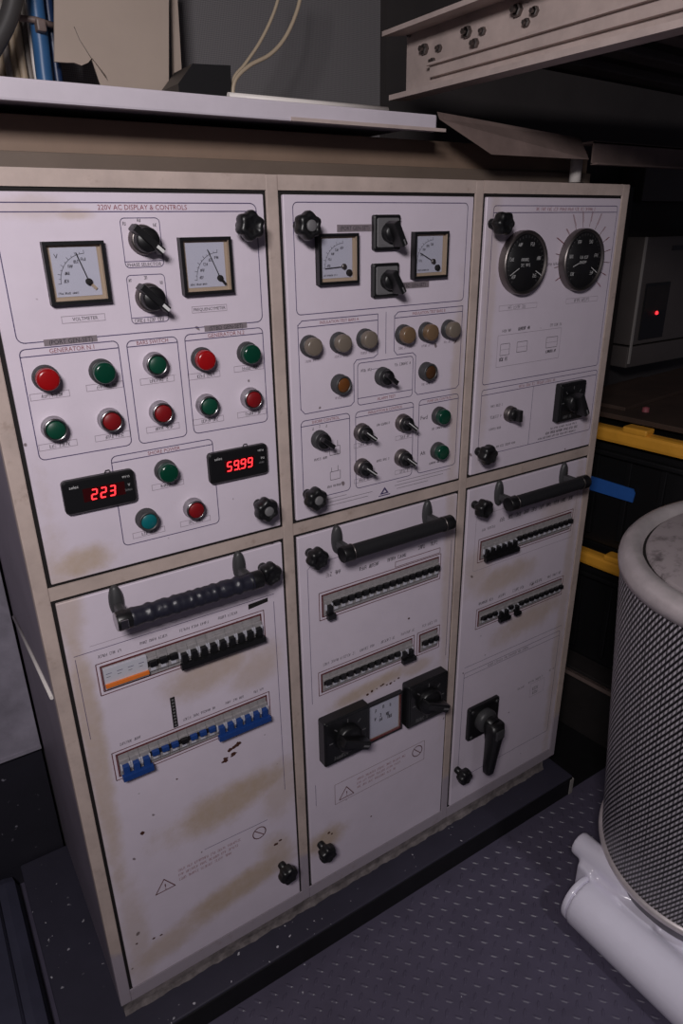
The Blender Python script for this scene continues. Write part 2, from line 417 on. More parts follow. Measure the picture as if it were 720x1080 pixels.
# ---- upper middle door
d2 = panel(1, 'u', '')
rr(d2, 447, 811, 1304, 1473, 8)
ln(d2, (448, 1288), (448, 1146), (456, 1137), (552, 1138), (559, 1144), (559, 1212), (565, 1218.5), (603, 1219), (611, 1224), (611, 1294), (456, 1294), (448, 1287)); ln(d2, (448, 1283.5), (611, 1283.5))
tx(d2, 'INSULATION TEST BARS A', 530, 1288.8, 5); ln(d2, (629, 1296), (629, 1223), w=1)
ln(d2, (648, 1288), (648, 1226), (655, 1218), (692, 1218), (699, 1212), (699, 1144), (706, 1137), (804, 1137), (811, 1143), (811, 1294), (656, 1294), (648, 1287)); ln(d2, (648, 1284), (811, 1284))
tx(d2, 'INSULATION TEST BARS B', 728, 1289, 5)
rr(d2, 567, 693, 1136, 1212, 7, 1.2, 'ink_blue', 1148.5); tx(d2, 'ALARM TEST', 632, 1142, 5.5)
rr(d2, 447, 549, 976, 1125, 8, 1.3, 'ink_blue', 1115); tx(d2, 'SHORE CONTROL', 498, 1120, 5.2)
rr(d2, 562, 697, 975, 1124, 8, 1.3, 'ink_blue', 1114); tx(d2, 'INSULATION & CONTROL', 630, 1119, 5)
rr(d2, 711, 812, 975, 1125, 8, 1.3, 'ink_blue', 1115); tx(d2, 'PUMP ON CONTROL', 762, 1120, 4.8)
for (x0, x1, z) in ((480, 540, 968), (480, 600, 961), (660, 800, 968), (655, 780, 961), (480, 590, 954), (660, 740, 954)): ln(d2, (x0, z), (x1, z), w=.7, m='ink_black')
for (x, z) in ((468, 1227), (527, 1229), (582, 1229), (527, 1156), (667, 1229), (721, 1228), (776, 1230), (724, 1155)): sc(d2, x-8, x+14, z, 4, 'ink_pale', x)
sc(d2, 575, 600, 1198, 4.5); ln(d2, (598, 1198), (612, 1198), (620, 1190), w=.8); sc(d2, 650, 690, 1200, 4.5)
for (x, z) in ((610, 1092), (610, 1021)): sc(d2, x, x+32, z, 4)
for (x, z) in ((575, 1060), (672, 1058), (575, 990), (672, 988)): tag_box(d2, x+3, z, 40, 8)
for (x, z) in ((470, 1108), (484, 1110), (498, 1109)): sc(d2, x, x+4, z, 4.5, seed=x)
for z in (1060, 1012): rr(d2, 505, 527, z-8, z+8, 1, .8, 'ink_black'); ln(d2, (508, z+8), (508, z+16), w=.8, m='ink_black'); ln(d2, (522, z+8), (522, z+18), w=.8, m='ink_black')
sc(d2, 472, 500, 1050, 4); sc(d2, 498, 530, 992, 4)
tx(d2, 'Fwd', 724, 1089, 8, 'ink_black'); tx(d2, 'Aft', 724, 1016, 8, 'ink_black'); sc(d2, 745, 775, 1062, 4); sc(d2, 742, 770, 990, 4)
d2.poly([(.6185, .950), (.640, .950), (.630, .964)], INK*1.5, 'ink_blue'); d2.poly([(.625, .9525), (.634, .9525), (.6298, .9585)], INK*2.2, 'door_paint'); ln(d2, (616, 947), (643, 947), w=2, m='ink_blue')
DOOR['um'] = part('door', d2, SB, (.63, 0, 1.2), 'upper middle door with two small meters and grey lamps')
# ---- upper right door
d3 = panel(2, 'u', '')
rr(d3, 876, 1238, 1133, 1469, 6); ln(d3, (876, 1457), (1238, 1457)); sc(d3, 990, 1170, 1463, 5.5, 'ink_red', 5)
rr(d3, 876, 1240, 979, 1122, 6, 1.2, 'ink_blue', 1111); sc(d3, 985, 1100, 1116.5, 5.5, 'ink_red', 6); ln(d3, (1029.5, 1111), (1029.5, 979), w=1)
for a in range(15):
    an = math.radians(205-a*17.5); r0, r1 = 66, 100 if a in (3, 5, 6, 7, 8) else 88
    if 205-a*17.5 < -45: break
    x, z = 1145, 1364; ln(d3, (x+r0*math.cos(an), z+r0*math.sin(an)), (x+r1*math.cos(an), z+min(r1*math.sin(an), 94)), w=1.1, m='ink_brown')
    ln(d3, (x+(r0+10)*math.cos(an)+2.5, z+(r0+10)*math.sin(an)), (x+r1*math.cos(an)+2.5, z+min(r1*math.sin(an), 94)), w=.9, m='ink_red')
sc(d3, 1035, 1070, 1360, 5)
for (x0, x1, z) in ((908, 1016, 1282), (1106, 1209, 1283)): rr(d3, x0, x1, z-5, z+5, 1, .6, 'ink_pale'); sc(d3, x0+26, x1-24, z, 6)
rr(d3, 911, 1100, 1165, 1229, 2, .7, 'ink_pale')
for (x0, x1, z0, z1) in ((920, 946, 1188, 1211), (968, 998, 1190, 1211), (1056, 1091, 1190, 1212)): rr(d3, x0, x1, z0, z1, 1, .8, 'ink_black'); ln(d3, (x0, (z0+z1)/2), (x1, (z0+z1)/2), w=.6, m='ink_pale')
sc(d3, 920, 946, 1180, 6, w=1.3); sc(d3, 1058, 1090, 1182, 5, w=1.1); sc(d3, 922, 952, 1237, 5); sc(d3, 968, 1004, 1238, 6, w=1.1); sc(d3, 1064, 1100, 1237, 5)
for z in (1084, 1060, 1034): sc(d3, 905, 940, z, 6 if z == 1060 else 4.5)
sc(d3, 930, 990, 992, 4.5); sc(d3, 1100, 1190, 1004, 4); sc(d3, 1085, 1195, 995, 5, w=.9); sc(d3, 1060, 1190, 986, 4)
DOOR['ur'] = part('door', d3, SB, (1.05, 0, 1.2), 'upper right door with two round black gauges')
# ---- lower left door
d4 = panel(0, 'l', '')
ln(d4, (14, 806), (375, 806), w=1); ln(d4, (15, 800), (15, 640), w=.9); ln(d4, (374, 790), (374, 330), w=1); ln(d4, (40, 816), (330, 816), w=.7, m='ink_pale')
def border(mb, x0, x1, z0, z1):
    rr(mb, x0, x1, z0, z1, 1, 1.6, 'ink_brown'); rr(mb, x0+6, x1-6, z0+6, z1-6, 1, 1.4, 'ink_brown')
border(d4, 44, 352, 717, 779); border(d4, 44, 352, 533, 594)
for (x0, x1) in ((50, 90), (120, 170), (190, 245), (262, 300)): sc(d4, x0, x1, 792, 5, seed=x0)
d4.poly([(.322, .790), (.362, .794), (.362, .8025), (.322, .8005)], INK, 'gap_black')
for (x0, x1) in ((60, 100), (176, 240), (260, 300), (320, 345)): sc(d4, x0, x1, 606, 5, 'ink_black', x0)
rd = random.Random(3)
for (cx, cz, n_) in ((268, 497, 9), (256, 478, 9)):        # chipped rusty paint
    for _ in range(n_):
        q_ = rd.uniform(-1, 1); x, z, r = cx+q_*13, cz+q_*4+rd.uniform(-3, 3), rd.uniform(4, 7)
        d4.poly([((x+r*rd.uniform(.6, 1.3)*math.cos(a))*.001, (z+r*rd.uniform(.3, .9)*math.sin(a))*.001) for a in [i*2*PI/9 for i in range(9)]], INK*rd.uniform(1, 2), 'rust')
for (x, z, r) in ((72, 390, 5), (26, 120, 3), (60, 110, 3), (75, 108, 3), (345, 190, 6), (355, 195, 4), (150, 480, 2.5)):
    d4.poly([((x+r*rd.uniform(.6, 1.4)*math.cos(a))*.001, (z+r*rd.uniform(.4, 1)*math.sin(a))*.001) for a in [i*2*PI/8 for i in range(8)]], INK*1.3, 'rust')
def warning(mb, x0, x1, zt, zb, frame=True):
    xm = x0+.12*(x1-x0)
    mb.stroke([(.001*(xm-20), .001*(zb+7)), (.001*(xm+20), .001*(zb+7)), (.001*xm, .001*(zb+37))], .002, INK, 'ink_brown', True)
    tx(mb, '!', xm, zb+17, 15, 'ink_brown')
    xc, zc = x1-.085*(x1-x0), zt-22; mb.arc(xc*.001, zc*.001, .015, 0, 360, .0022, INK, 'ink_brown'); ln(mb, (xc-10, zc+10), (xc+10, zc-10), w=2, m='ink_brown')
    for k_ in range(3): sc(mb, xm+30, x1-.22*(x1-x0)-k_*14, (zb+zt)/2+13-k_*12, 6, 'ink_red', k_)
    if frame: rr(mb, x0, x1, zb, zt, 1, .9, 'ink_brown')
warning(d4, 66, 330, 268, 214, False); ln(d4, (186, 275), (328, 271), w=1.1)
DOOR['ll'] = part('door', d4, SB, (.2, 0, .45), 'lower left door with two breaker rows and a taped handle')
# ---- lower middle door
d5 = panel(1, 'l', '')
ln(d5, (449, 834), (449, 520), w=1); ln(d5, (449, 834), (460, 842), (800, 842), w=.8); ln(d5, (814, 800), (814, 500), w=1.2); ln(d5, (449, 300), (449, 240), w=1)
border(d5, 473, 785, 713, 775); border(d5, 466, 717, 533, 591); border(d5, 726, 791, 532, 592)
sc(d5, 490, 530, 810, 8, w=1); sc(d5, 570, 620, 800, 7, w=1.1); sc(d5, 640, 690, 800, 7, w=1.1); sc(d5, 720, 740, 806, 8, w=1.1); sc(d5, 755, 775, 806, 8, w=1.1); rr(d5, 660, 782, 778, 790, 1, 1.3, 'ink_brown')
for (x0, x1) in ((478, 560), (570, 610), (625, 665), (680, 720), (740, 785)): sc(d5, x0, x1, 606, 6, seed=x0)
warning(d5, 499, 760, 273, 215)
for k_ in range(9):
    x, z, r = 590+k_*11+rd.uniform(-4, 4), 487+k_*.8+rd.uniform(-5, 4), rd.uniform(2, 5)
    d5.poly([((x+r*rd.uniform(.6, 1.5)*math.cos(a))*.001, (z+r*rd.uniform(.4, 1)*math.sin(a))*.001) for a in [i*2*PI/8 for i in range(8)]], INK*1.2, 'rust')
for (x, z, r) in ((480, 140, 4), (488, 132, 3), (600, 120, 2.5), (700, 640, 3)):
    d5.poly([((x+r*math.cos(a))*.001, (z+r*.8*math.sin(a))*.001) for a in [i*2*PI/8 for i in range(8)]], INK*1.2, 'rust')
DOOR['lm'] = part('door', d5, SB, (.63, 0, .45), 'lower middle door with two large black square switches')
# ---- lower right door
d6 = panel(2, 'l', '')
border(d6, 897, 1217, 719, 778); border(d6, 906, 1211, 537, 592)
sc(d6, 905, 950, 800, 6, seed=1); rr(d6, 885, 1225, 700, 838, 5, .8, 'ink_pale')
for x in range(960, 1200, 26): sc(d6, x, x+18, 812, 9, w=1.2, seed=x)
for (x0, x1) in ((910, 960), (975, 1010), (1025, 1070), (1085, 1130), (1150, 1200)): sc(d6, x0, x1, 606, 7, seed=x0, w=.8)
ln(d6, (880, 437), (1230, 435), w=1); rr(d6, 879, 1225, 82, 420, 4, 1.1); ln(d6, (879, 407), (1225, 405), w=1); sc(d6, 960, 1110, 413, 6, seed=4)
for (x0, x1, z) in ((1080, 1110, 288), (1120, 1180, 292), (1200, 1226, 300)): sc(d6, x0, x1, z, 6)
rr(d6, 1130, 1185, 240, 284, 1, .7, 'ink_pale'); sc(d6, 1140, 1172, 264, 9, w=1); sc(d6, 1142, 1170, 250, 8, w=1)
DOOR['lr'] = part('door', d6, SB, (1.05, 0, .45), 'lower right door with a black rotary lever')

# ---- printed tape labels stuck on the doors
def legend(t, x0, x1, z0, z1, door):
    mb = MB(); mb.box(x0*.001, x1*.001, -.0008, 0, z0*.001, z1*.001, 'tape_grey'); mb.text(t, (x0+x1)/2000, (z0+z1)/2000, .0062, -.0011, 'ink_black', 'c', .9)
    part('tape_label', mb, DOOR[door], ((x0+x1)/2000, 0, z0*.001), 'grey tape label')
legend('(PORT GEN-SET)', 53, 124, 1293, 1301.5, 'ul'); legend('(STBD GEN-SET)', 285, 356, 1292, 1300.5, 'ul')
legend('(PORT GEN-SET)', 528, 597, 1429, 1440, 'um'); legend('(STBD GEN-SET)', 652, 725, 1333, 1344, 'um')
mb = MB(); mb.box(.157, .1655, -.001, 0, .597, .663, 'gap_black')
for k_ in range(9): mb.box(.159, .1635, -.0014, 0, .6+k_*.007, .6035+k_*.007, 'grey_plastic')
part('tape_label', mb, DOOR['ll'], (.16, 0, .6), 'black vertical tape label')

# ---- small fittings, each kind drawn once round (0,0,0) with the panel at y = 0
CACHE = {}
def cached(key, fn):
    if key not in CACHE: mb = MB(); fn(mb); CACHE[key] = mb.mesh(key)
    return CACHE[key]
def button(x, z, lens, kind, label):
    if kind == 'ring':
        bz = cached('push_bezel', lambda b: b.lathe(0, 0, [(.0175, 0), (.0175, .003), (.0165, .004), (.0165, .013), (.0158, .016), (.0135, .0165), (.0132, .012), (.0, .012)], 'chrome', 32))
        cp = cached('push_cap_'+lens, lambda b: b.lathe(0, 0, [(.0125, .010), (.0125, .0175), (.0118, .0182), (0.001, .0182)], lens, 28)); ch = 'cap'
        nm = 'push_button'
    elif kind == 'collar':
        bz = cached('collar_bezel', lambda b: b.lathe(0, 0, [(.0175, 0), (.0175, .004), (.0165, .005), (.0165, .016), (.0155, .018), (.0130, .018), (.0128, .012), (.0, .012)], 'dark_grey', 32))
        cp = cached('collar_cap_'+lens, lambda b: b.lathe(0, 0, [(.0125, .010), (.0125, .0165), (.0115, .0175), (0.001, .0178)], lens, 28)); ch = 'cap'
        nm = 'push_button'
    else:
        bz = cached('lamp_bezel', lambda b: b.lathe(0, 0, [(.0178, 0), (.0178, .004), (.0168, .006), (.0168, .010), (.015, .011), (.0, .011)], 'dark_grey', 32))
        cp = cached('lamp_lens_'+lens, lambda b: b.lathe(0, 0, [(.0152, .009), (.0152, .019), (.0148, .021), (.0136, .0226), (.0110, .0234), (.001, .0238)], lens, 28)); ch = 'lens'
        nm = 'indicator_lamp'
    o = put(nm, bz, (x*.001, 0, z*.001), SB, label); put(ch, cp, (x*.001, 0, z*.001), o)
for x, z, l, k_, lb in ((47, 1251, 'lens_red', 'lamp', 'red indicator lamp'), (123, 1251, 'lens_green', 'lamp', 'green indicator lamp'), (46, 1180, 'button_green', 'ring', 'green push button in a chrome ring'),
        (124, 1180, 'button_red', 'ring', 'red push button in a chrome ring'), (201, 1253, 'button_green', 'ring', 'green push button in a chrome ring'), (201, 1180, 'button_red', 'ring', 'red push button in a chrome ring'),
        (276, 1252, 'lens_red', 'lamp', 'red indicator lamp'), (353, 1253, 'lens_green', 'lamp', 'green indicator lamp'), (276, 1180, 'button_green', 'ring', 'green push button in a chrome ring'),
        (353, 1180, 'button_red', 'ring', 'red push button in a chrome ring'), (198, 1086, 'lens_green', 'lamp', 'green indicator lamp'), (158, 1013, 'button_teal', 'collar', 'teal push button in a dark collar'),
        (237, 1013, 'button_red', 'ring', 'red push button in a chrome ring'),
        (468, 1253, 'lens_grey', 'lamp', 'frosted grey lamp'), (527, 1253, 'lens_grey', 'lamp', 'frosted grey lamp'), (582, 1254, 'lens_grey', 'lamp', 'frosted grey lamp'), (527, 1181, 'lens_amber', 'collar', 'amber push button'),
        (667, 1254, 'lens_tan', 'lamp', 'frosted tan lamp'), (721, 1254, 'lens_tan', 'lamp', 'frosted tan lamp'), (776, 1254, 'lens_grey', 'lamp', 'frosted grey lamp'), (724, 1180, 'lens_brown', 'collar', 'brown push button'),
        (761, 1088, 'lens_green', 'lamp', 'green indicator lamp'), (761, 1015, 'lens_green', 'lamp', 'green indicator lamp')):
    button(x, z, l, k_, lb)

# ---- clamp knobs of the doors
def knob_mesh(b):
    b.lathe(0, 0, [(.009, 0), (.009, .018)], 'black_plastic', 20)
    b.lathe(0, 0, [(.013, .018), (.0185, .021), (.0200, .026), (.0200, .035), (.0180, .041), (.0120, .044), (.011, .0425), (.001, .0425)], 'black_plastic', 60, 6, .085)
KN = cached('clamp_knob', knob_mesh)
def knob_grey(b): b.lathe(0, 0, [(.0085, .042), (.0085, .0445), (.007, .0455), (.001, .0455)], 'grey_plastic', 20)
for x, z, dr, g in ((357, 1440, 'ul', 0), (355, 992, 'ul', 1), (455, 1439, 'um', 1), (454, 989, 'um', 1), (872, 1438, 'ur', 0), (875, 992, 'ur', 0), (355, 868, 'll', 0), (354, 122, 'll', 0), (454, 870, 'lm', 0), (456, 120, 'lm', 0), (875, 870, 'lr', 0), (874, 122, 'lr', 0)):
    mb = MB(); knob_mesh(mb)
    if g: knob_grey(mb)
    me = cached('knob_cap' if g else 'knob_plain', lambda b, mb=mb: (b.v.extend(mb.v), b.f.extend(mb.f), b.m.extend(mb.m), b.sm.extend(mb.sm)))
    o = put('clamp_knob', me, (x*.001, 0, z*.001), DOOR[dr], 'black star knob'); o.rotation_euler = (0, random.uniform(0, 1), 0)

# ---- square panel meters
def meter(x, z, w, pivot, tip, hub, label, letter=None, seed=0):
    h = w/2; rd = random.Random(seed)
    mb = MB(); mb.ring(-h, h, -h, h, .0045, 0, -.012, 'black_plastic', 'brass_liner'); mb.plate(-h, h, -h, h, -.0002, -.003, 'black_plastic', .002, .001)
    o = put('panel_meter', mb.mesh('panel_meter'), (x*.001, 0, z*.001), SB, label)
    dl = MB(); dl.box(-h+.0045, h-.0045, -.0045, -.003, -h+.0045, h-.0045, 'brass_liner'); dl.box(-h+.0095, h-.0095, -.0052, -.0045, -h+.0095, h-.0075, 'dial_white')
    px, pz = pivot[0]*.001, pivot[1]*.001
    R = .036; dl.arc(px, pz, R, 92, 182, .0006, -.0055, 'ink_black')
    for i in range(11):
        a = math.radians(92+9*i); r2 = R+(.004 if i % 2 == 0 else .002)
        dl.stroke([(px+R*math.cos(a), pz+R*math.sin(a)), (px+r2*math.cos(a), pz+r2*math.sin(a))], .0006, -.0055, 'ink_black')
    for i in range(5):
        a = math.radians(96+20*i); dl.scribble(px+(R-.007)*math.cos(a)-.003, px+(R-.007)*math.cos(a)+.004, pz+(R-.007)*math.sin(a), .0035, -.0055, 'ink_black', .0006, rd)
    if letter: dl.text(letter, -h+.016, h-.018, .006, -.0055, 'ink_black')
    dl.scribble(-h+.012, 0, -h+.014, .0022, -.0055, 'ink_black', .0004, rd)
    put('dial', dl.mesh('dial'), (x*.001, 0, z*.001), o)
    nd = MB(); nd.stroke([(px, pz), (tip[0]*.001, tip[1]*.001)], .0013, -.0075, 'gap_black')
    nd.lathe(px, pz, [(.0045, .0053), (.0045, .0085), (.003, .0092), (.0005, .0092)], 'dull_metal' if hub else 'gap_black', 18)
    if hub: nd.lathe(hub[0]*.001, hub[1]*.001, [(.0052, .0053), (.0052, .009), (.003, .010), (.0005, .010)], 'gap_black', 18)
    else: nd.stroke([(px, pz), (px+.008, pz-.009)], .004, -.0074, 'brass_liner' if letter else 'gap_black')
    put('needle', nd.mesh('needle'), (x*.001, 0, z*.001), o)
    gl = MB(); gl.poly([(-h+.0045, -h+.0045), (h-.0045, -h+.0045), (h-.0045, h-.0045), (-h+.0045, h-.0045)], -.0112, 'cover_glass'); put('cover_glass', gl.mesh('cover_glass'), (x*.001, 0, z*.001), o)
meter(109, 1385, .079, (14, -12), (2, 25), None, 'square voltmeter with a black rim', 'V', 1)
meter(294.5, 1386.5, .079, (20, -18), (3, 22), None, 'square frequency meter with a black rim', None, 2)
meter(524.5, 1388, .078, (12, -12), (-25, -14), (22, -22), 'square meter with its needle lying flat', None, 3)
meter(720.5, 1388, .078, (8, -11), (-23, 4), (18, -22), 'square meter with its needle raised a little', None, 4)

# ---- selector switches with long handles (upper left door)
for (x, z, t) in ((205, 1424, -42), (204.5, 1347, -44)):
    o = put('selector_switch', cached('selector_base', lambda b: b.lathe(0, 0, [(.020, 0), (.020, .004), (.0185, .006), (.0185, .012), (.016, .013), (.001, .013)], 'dull_metal', 32)), (x*.001, 0, z*.001), SB, 'black selector switch with a long handle')
    def kb(b):
        b.lathe(0, 0, [(.0165, .010), (.0165, .026), (.0145, .029), (.001, .029)], 'black_plastic', 32)
        i0 = len(b.v); b.box(-.026, .024, -.034, -.012, -.0048, .0048, 'black_plastic', .0015); b.box(.012, .0235, -.0346, -.0335, -.0022, .0022, 'mark_white')
        b.xform(Matrix.Rotation(math.radians(-t), 4, 'Y'), i0)
    put('handle', cached('selector_handle%d' % t, kb), (x*.001, 0, z*.001), o)
# ---- small selector switches
for (x, z, w) in ((621, 1183, 0), (483, 1087, 0), (574, 1085, 1), (574, 1017, 1), (670, 1088, 1), (669, 1018, 1), (961, 1061, 2)):
    o = put('selector_switch', cached('small_base%d' % (w == 0), lambda b: b.lathe(0, 0, [(.0170, 0), (.0170, .003), (.0160, .004), (.0160, .011), (.0145, .013), (.001, .013)], 'dark_grey' if w == 0 else 'dull_metal', 32)), (x*.001, 0, z*.001), SB, 'small black selector switch')
    def kb(b):
        b.lathe(0, 0, [(.0135, .010), (.0135, .020), (.0125, .022), (.001, .022)], 'black_plastic', 32)
        i0 = len(b.v)
        if w == 2: b.box(-.0045, .0045, -.036, -.012, -.012, .013, 'black_plastic', .002)
        else:
            b.box(-.012, .016, -.034, -.012, -.0042, .0042, 'black_plastic', .0016)
            if w: b.box(-.012, .0145, -.0346, -.0335, -.0009, .0009, 'mark_white')
            b.xform(Matrix.Rotation(math.radians(38), 4, 'Y'), i0)
    put('handle', cached('small_handle%d' % w, kb), (x*.001, 0, z*.001), o)
# ---- square cam switches
def cam_switch(x, z, w, depth, hl, hr, turn_, label, face='dark_grey', rim=True):
    h = w/2; mb = MB(); mb.plate(-h, h, -h, h, 0, -depth, 'black_plastic', .004, .002)
    if rim: mb.plate(-h+.005, h-.005, -h+.005, h-.005, -depth, -depth-.0012, face, .003, .0008)
    yy = -depth-.0013
    for a in (90, 180, 0, 135, 45): mb.stroke([(h*.66*math.cos(math.radians(a)), h*.66*math.sin(math.radians(a))), (h*.8*math.cos(math.radians(a)), h*.8*math.sin(math.radians(a)))], w*.02, yy, 'grey_plastic')
    mb.scribble(-h*.6, h*.1, -h*.75, w*.07, yy, 'grey_plastic', w*.012)
    o = put('cam_switch', mb.mesh('cam_switch'), (x*.001, 0, z*.001), SB, label)
    kb = MB(); kb.lathe(0, 0, [(hr, depth), (hr, depth+.012), (hr*.85, depth+.016), (.001, depth+.016)], 'black_plastic', 36)
    i0 = len(kb.v); kb.box(-hl*.45, hl*.55, -depth-.036, -depth-.008, -hl*.13, hl*.13, 'black_plastic', hl*.05); kb.box(hl*.28, hl*.5, -depth-.0366, -depth-.035, -hl*.03, hl*.03, 'grey_plastic')
    kb.xform(Matrix.Rotation(math.radians(turn_), 4, 'Y'), i0)
    put('handle', kb.mesh('handle'), (x*.001, 0, z*.001), o)
cam_switch(625, 1426.5, .056, .009, .042, .015, 62, 'black cam switch on a grey square plate', 'grey_plastic')
cam_switch(623.5, 1350, .056, .009, .042, .015, 58, 'black cam switch on a grey square plate', 'grey_plastic')
cam_switch(1147, 1063, .088, .014, .056, .022, 60, 'black square cam switch', 'black_plastic')
cam_switch(520, 419, .117, .024, .074, .032, 28, 'large black square switch', 'black_plastic')
cam_switch(745, 416, .117, .024, .074, .032, 28, 'large black square switch', 'black_plastic')
# ammeter between the two big switches
mb = MB(); mb.ring(-.049, .049, -.053, .053, .005, 0, -.010, 'black_plastic', 'ink_brown'); o = put('panel_meter', mb.mesh('panel_meter'), (.632, 0, .4065), SB, 'pale meter between the two black switches')
dl = MB(); dl.box(-.044, .044, -.004, -.001, -.048, .048, 'brass_liner'); dl.box(-.041, .041, -.0048, -.004, -.045, .045, 'dial_white'); rd = random.Random(9)
for (x0, x1, z) in ((-.025, -.017, .026), (-.004, .004, .030), (.016, .024, .028), (-.026, -.018, .004), (-.014, -.002, -.002), (.006, .016, .006), (.018, .026, -.004), (-.012, -.004, .010), (.010, .02, -.004)): dl.scribble(x0, x1, z, .008, -.0052, 'ink_black', .0016, rd)
put('dial', dl.mesh('dial'), (.632, 0, .4065), o)
gl = MB(); gl.poly([(-.044, -.048), (.044, -.048), (.044, .048), (-.044, .048)], -.0092, 'cover_glass'); put('cover_glass', gl.mesh('cover_glass'), (.632, 0, .4065), o)

# ---- digital displays
SEG = {'0': 'abcdef', '1': 'bc', '2': 'abged', '3': 'abgcd', '5': 'afgcd', '9': 'abcdfg'}
def digit_mesh(ch, w, h, t):
    mb = MB(); sh = .12
    S = {'a': ((-w/2, h/2), (w/2, h/2)), 'g': ((-w/2, 0), (w/2, 0)), 'd': ((-w/2, -h/2), (w/2, -h/2)), 'f': ((-w/2, 0), (-w/2, h/2)), 'b': ((w/2, 0), (w/2, h/2)), 'e': ((-w/2, -h/2), (-w/2, 0)), 'c': ((w/2, -h/2), (w/2, 0))}
    for s_ in SEG[ch]:
        (xa, za), (xb, zb) = S[s_]; d = math.hypot(xb-xa, zb-za); k_ = t*.45/d
        pa = (xa+(xb-xa)*k_, za+(zb-za)*k_); pb = (xb-(xb-xa)*k_, zb-(zb-za)*k_)
        mb.stroke([(pa[0]+sh*pa[1], pa[1]), (pb[0]+sh*pb[1], pb[1])], t, 0, 'led_red')
    return mb
def display(x, z, digits, xs, dot, label, win):
    mb = MB(); w, h = .0535, .0265; mb.plate(-w, w, -h, h, 0, -.010, 'black_plastic', .007, .0025)
    mb.text('selec', -w+.016, h-.010, .0048, -.0104, 'mark_white', 'c'); mb.text('MV15' if not dot else 'MF16', w-.014, h-.009, .0034, -.0104, 'mark_white')
    mb.text('V' if not dot else 'Hz', w-.011, .004, .0042, -.0104, 'mark_white'); mb.scribble(w-.018, w-.006, -.004, .003, -.0104, 'grey_plastic', .0006)
    mb.poly([(win[0], -.010), (win[1], -.010), (win[1], .011), (win[0], .011)], -.0103, 'display_window')
    mb.stroke([(w*.2, h), (w*.24, h+.004), (w*.34, h+.004), (w*.36, h)], .0012, -.003, 'black_plastic')
    o = put('digital_display', mb.mesh('digital_display'), (x*.001, 0, z*.001), SB, label)
    for c_, dx in zip(digits, xs):
        g = digit_mesh(c_, .0075, .0150, .0021)
        if dot and dx == dot: g.poly([(.0045, -.009), (.0065, -.009), (.0065, -.007), (.0045, -.007)], 0, 'led_red')
        put('digit', g.mesh('digit'), (x*.001+dx, -.0108, z*.001), o)
display(94, 1074, '223', (-.010, .0035, .0170), None, 'digital display reading 223', (-.026, .036))
display(322, 1074, '5999', (-.019, -.0065, .006, .0185), -.0065, 'digital display reading 59.99', (-.027, .027))

# ---- round gauges
def gauge(x, z, r, needles, label, seed):
    mb = MB(); mb.lathe(0, 0, [(r, 0), (r, .014), (r-.002, .018), (r-.005, .018), (r-.007, .012), (.001, .012)], 'dull_metal', 48)
    o = put('round_gauge', mb.mesh('round_gauge'), (x*.001, 0, z*.001), SB, label)
    dl = MB(); dl.lathe(0, 0, [(r-.0065, .0122), (r-.0068, .0135), (.001, .0135)], 'dial_black', 48); rd = random.Random(seed); y = -.0139
    for i in range(28):
        a = math.radians(225-10*i); q = r-.010; dl.stroke([(q*math.cos(a), q*math.sin(a)), ((q-.004)*math.cos(a), (q-.004)*math.sin(a))], .0007, y, 'grey_plastic')
    for i in range(6):
        a = math.radians(220-52*i); q = r-.022; dl.scribble(q*math.cos(a)-.006, q*math.cos(a)+.006, q*math.sin(a), .006, y, 'mark_white', .0009, rd)
    for zz in (.006, -.004): dl.scribble(-.012, .014, zz, .005, y, 'mark_white', .0008, rd)
    put('dial', dl.mesh('dial'), (x*.001, 0, z*.001), o)
    for a, q0, q1 in needles:
        nd = MB(); a = math.radians(a); nd.stroke([(q0*math.cos(a), q0*math.sin(a)), (q1*math.cos(a), q1*math.sin(a))], .0016, -.0148, 'mark_white'); put('needle', nd.mesh('needle'), (x*.001, 0, z*.001), o)
    gl = MB(); gl.poly([((r-.006)*math.cos(2*PI*i/40), (r-.006)*math.sin(2*PI*i/40)) for i in range(40)], -.0165, 'cover_glass'); put('cover_glass', gl.mesh('cover_glass'), (x*.001, 0, z*.001), o)
gauge(958, 1366, .060, ((208, .02, .046), (-28, .034, .053)), 'round black gauge', 3)
gauge(1131, 1365, .062, ((200, .016, .034), (-30, .030, .052)), 'round black gauge with radial notes printed round it', 4)

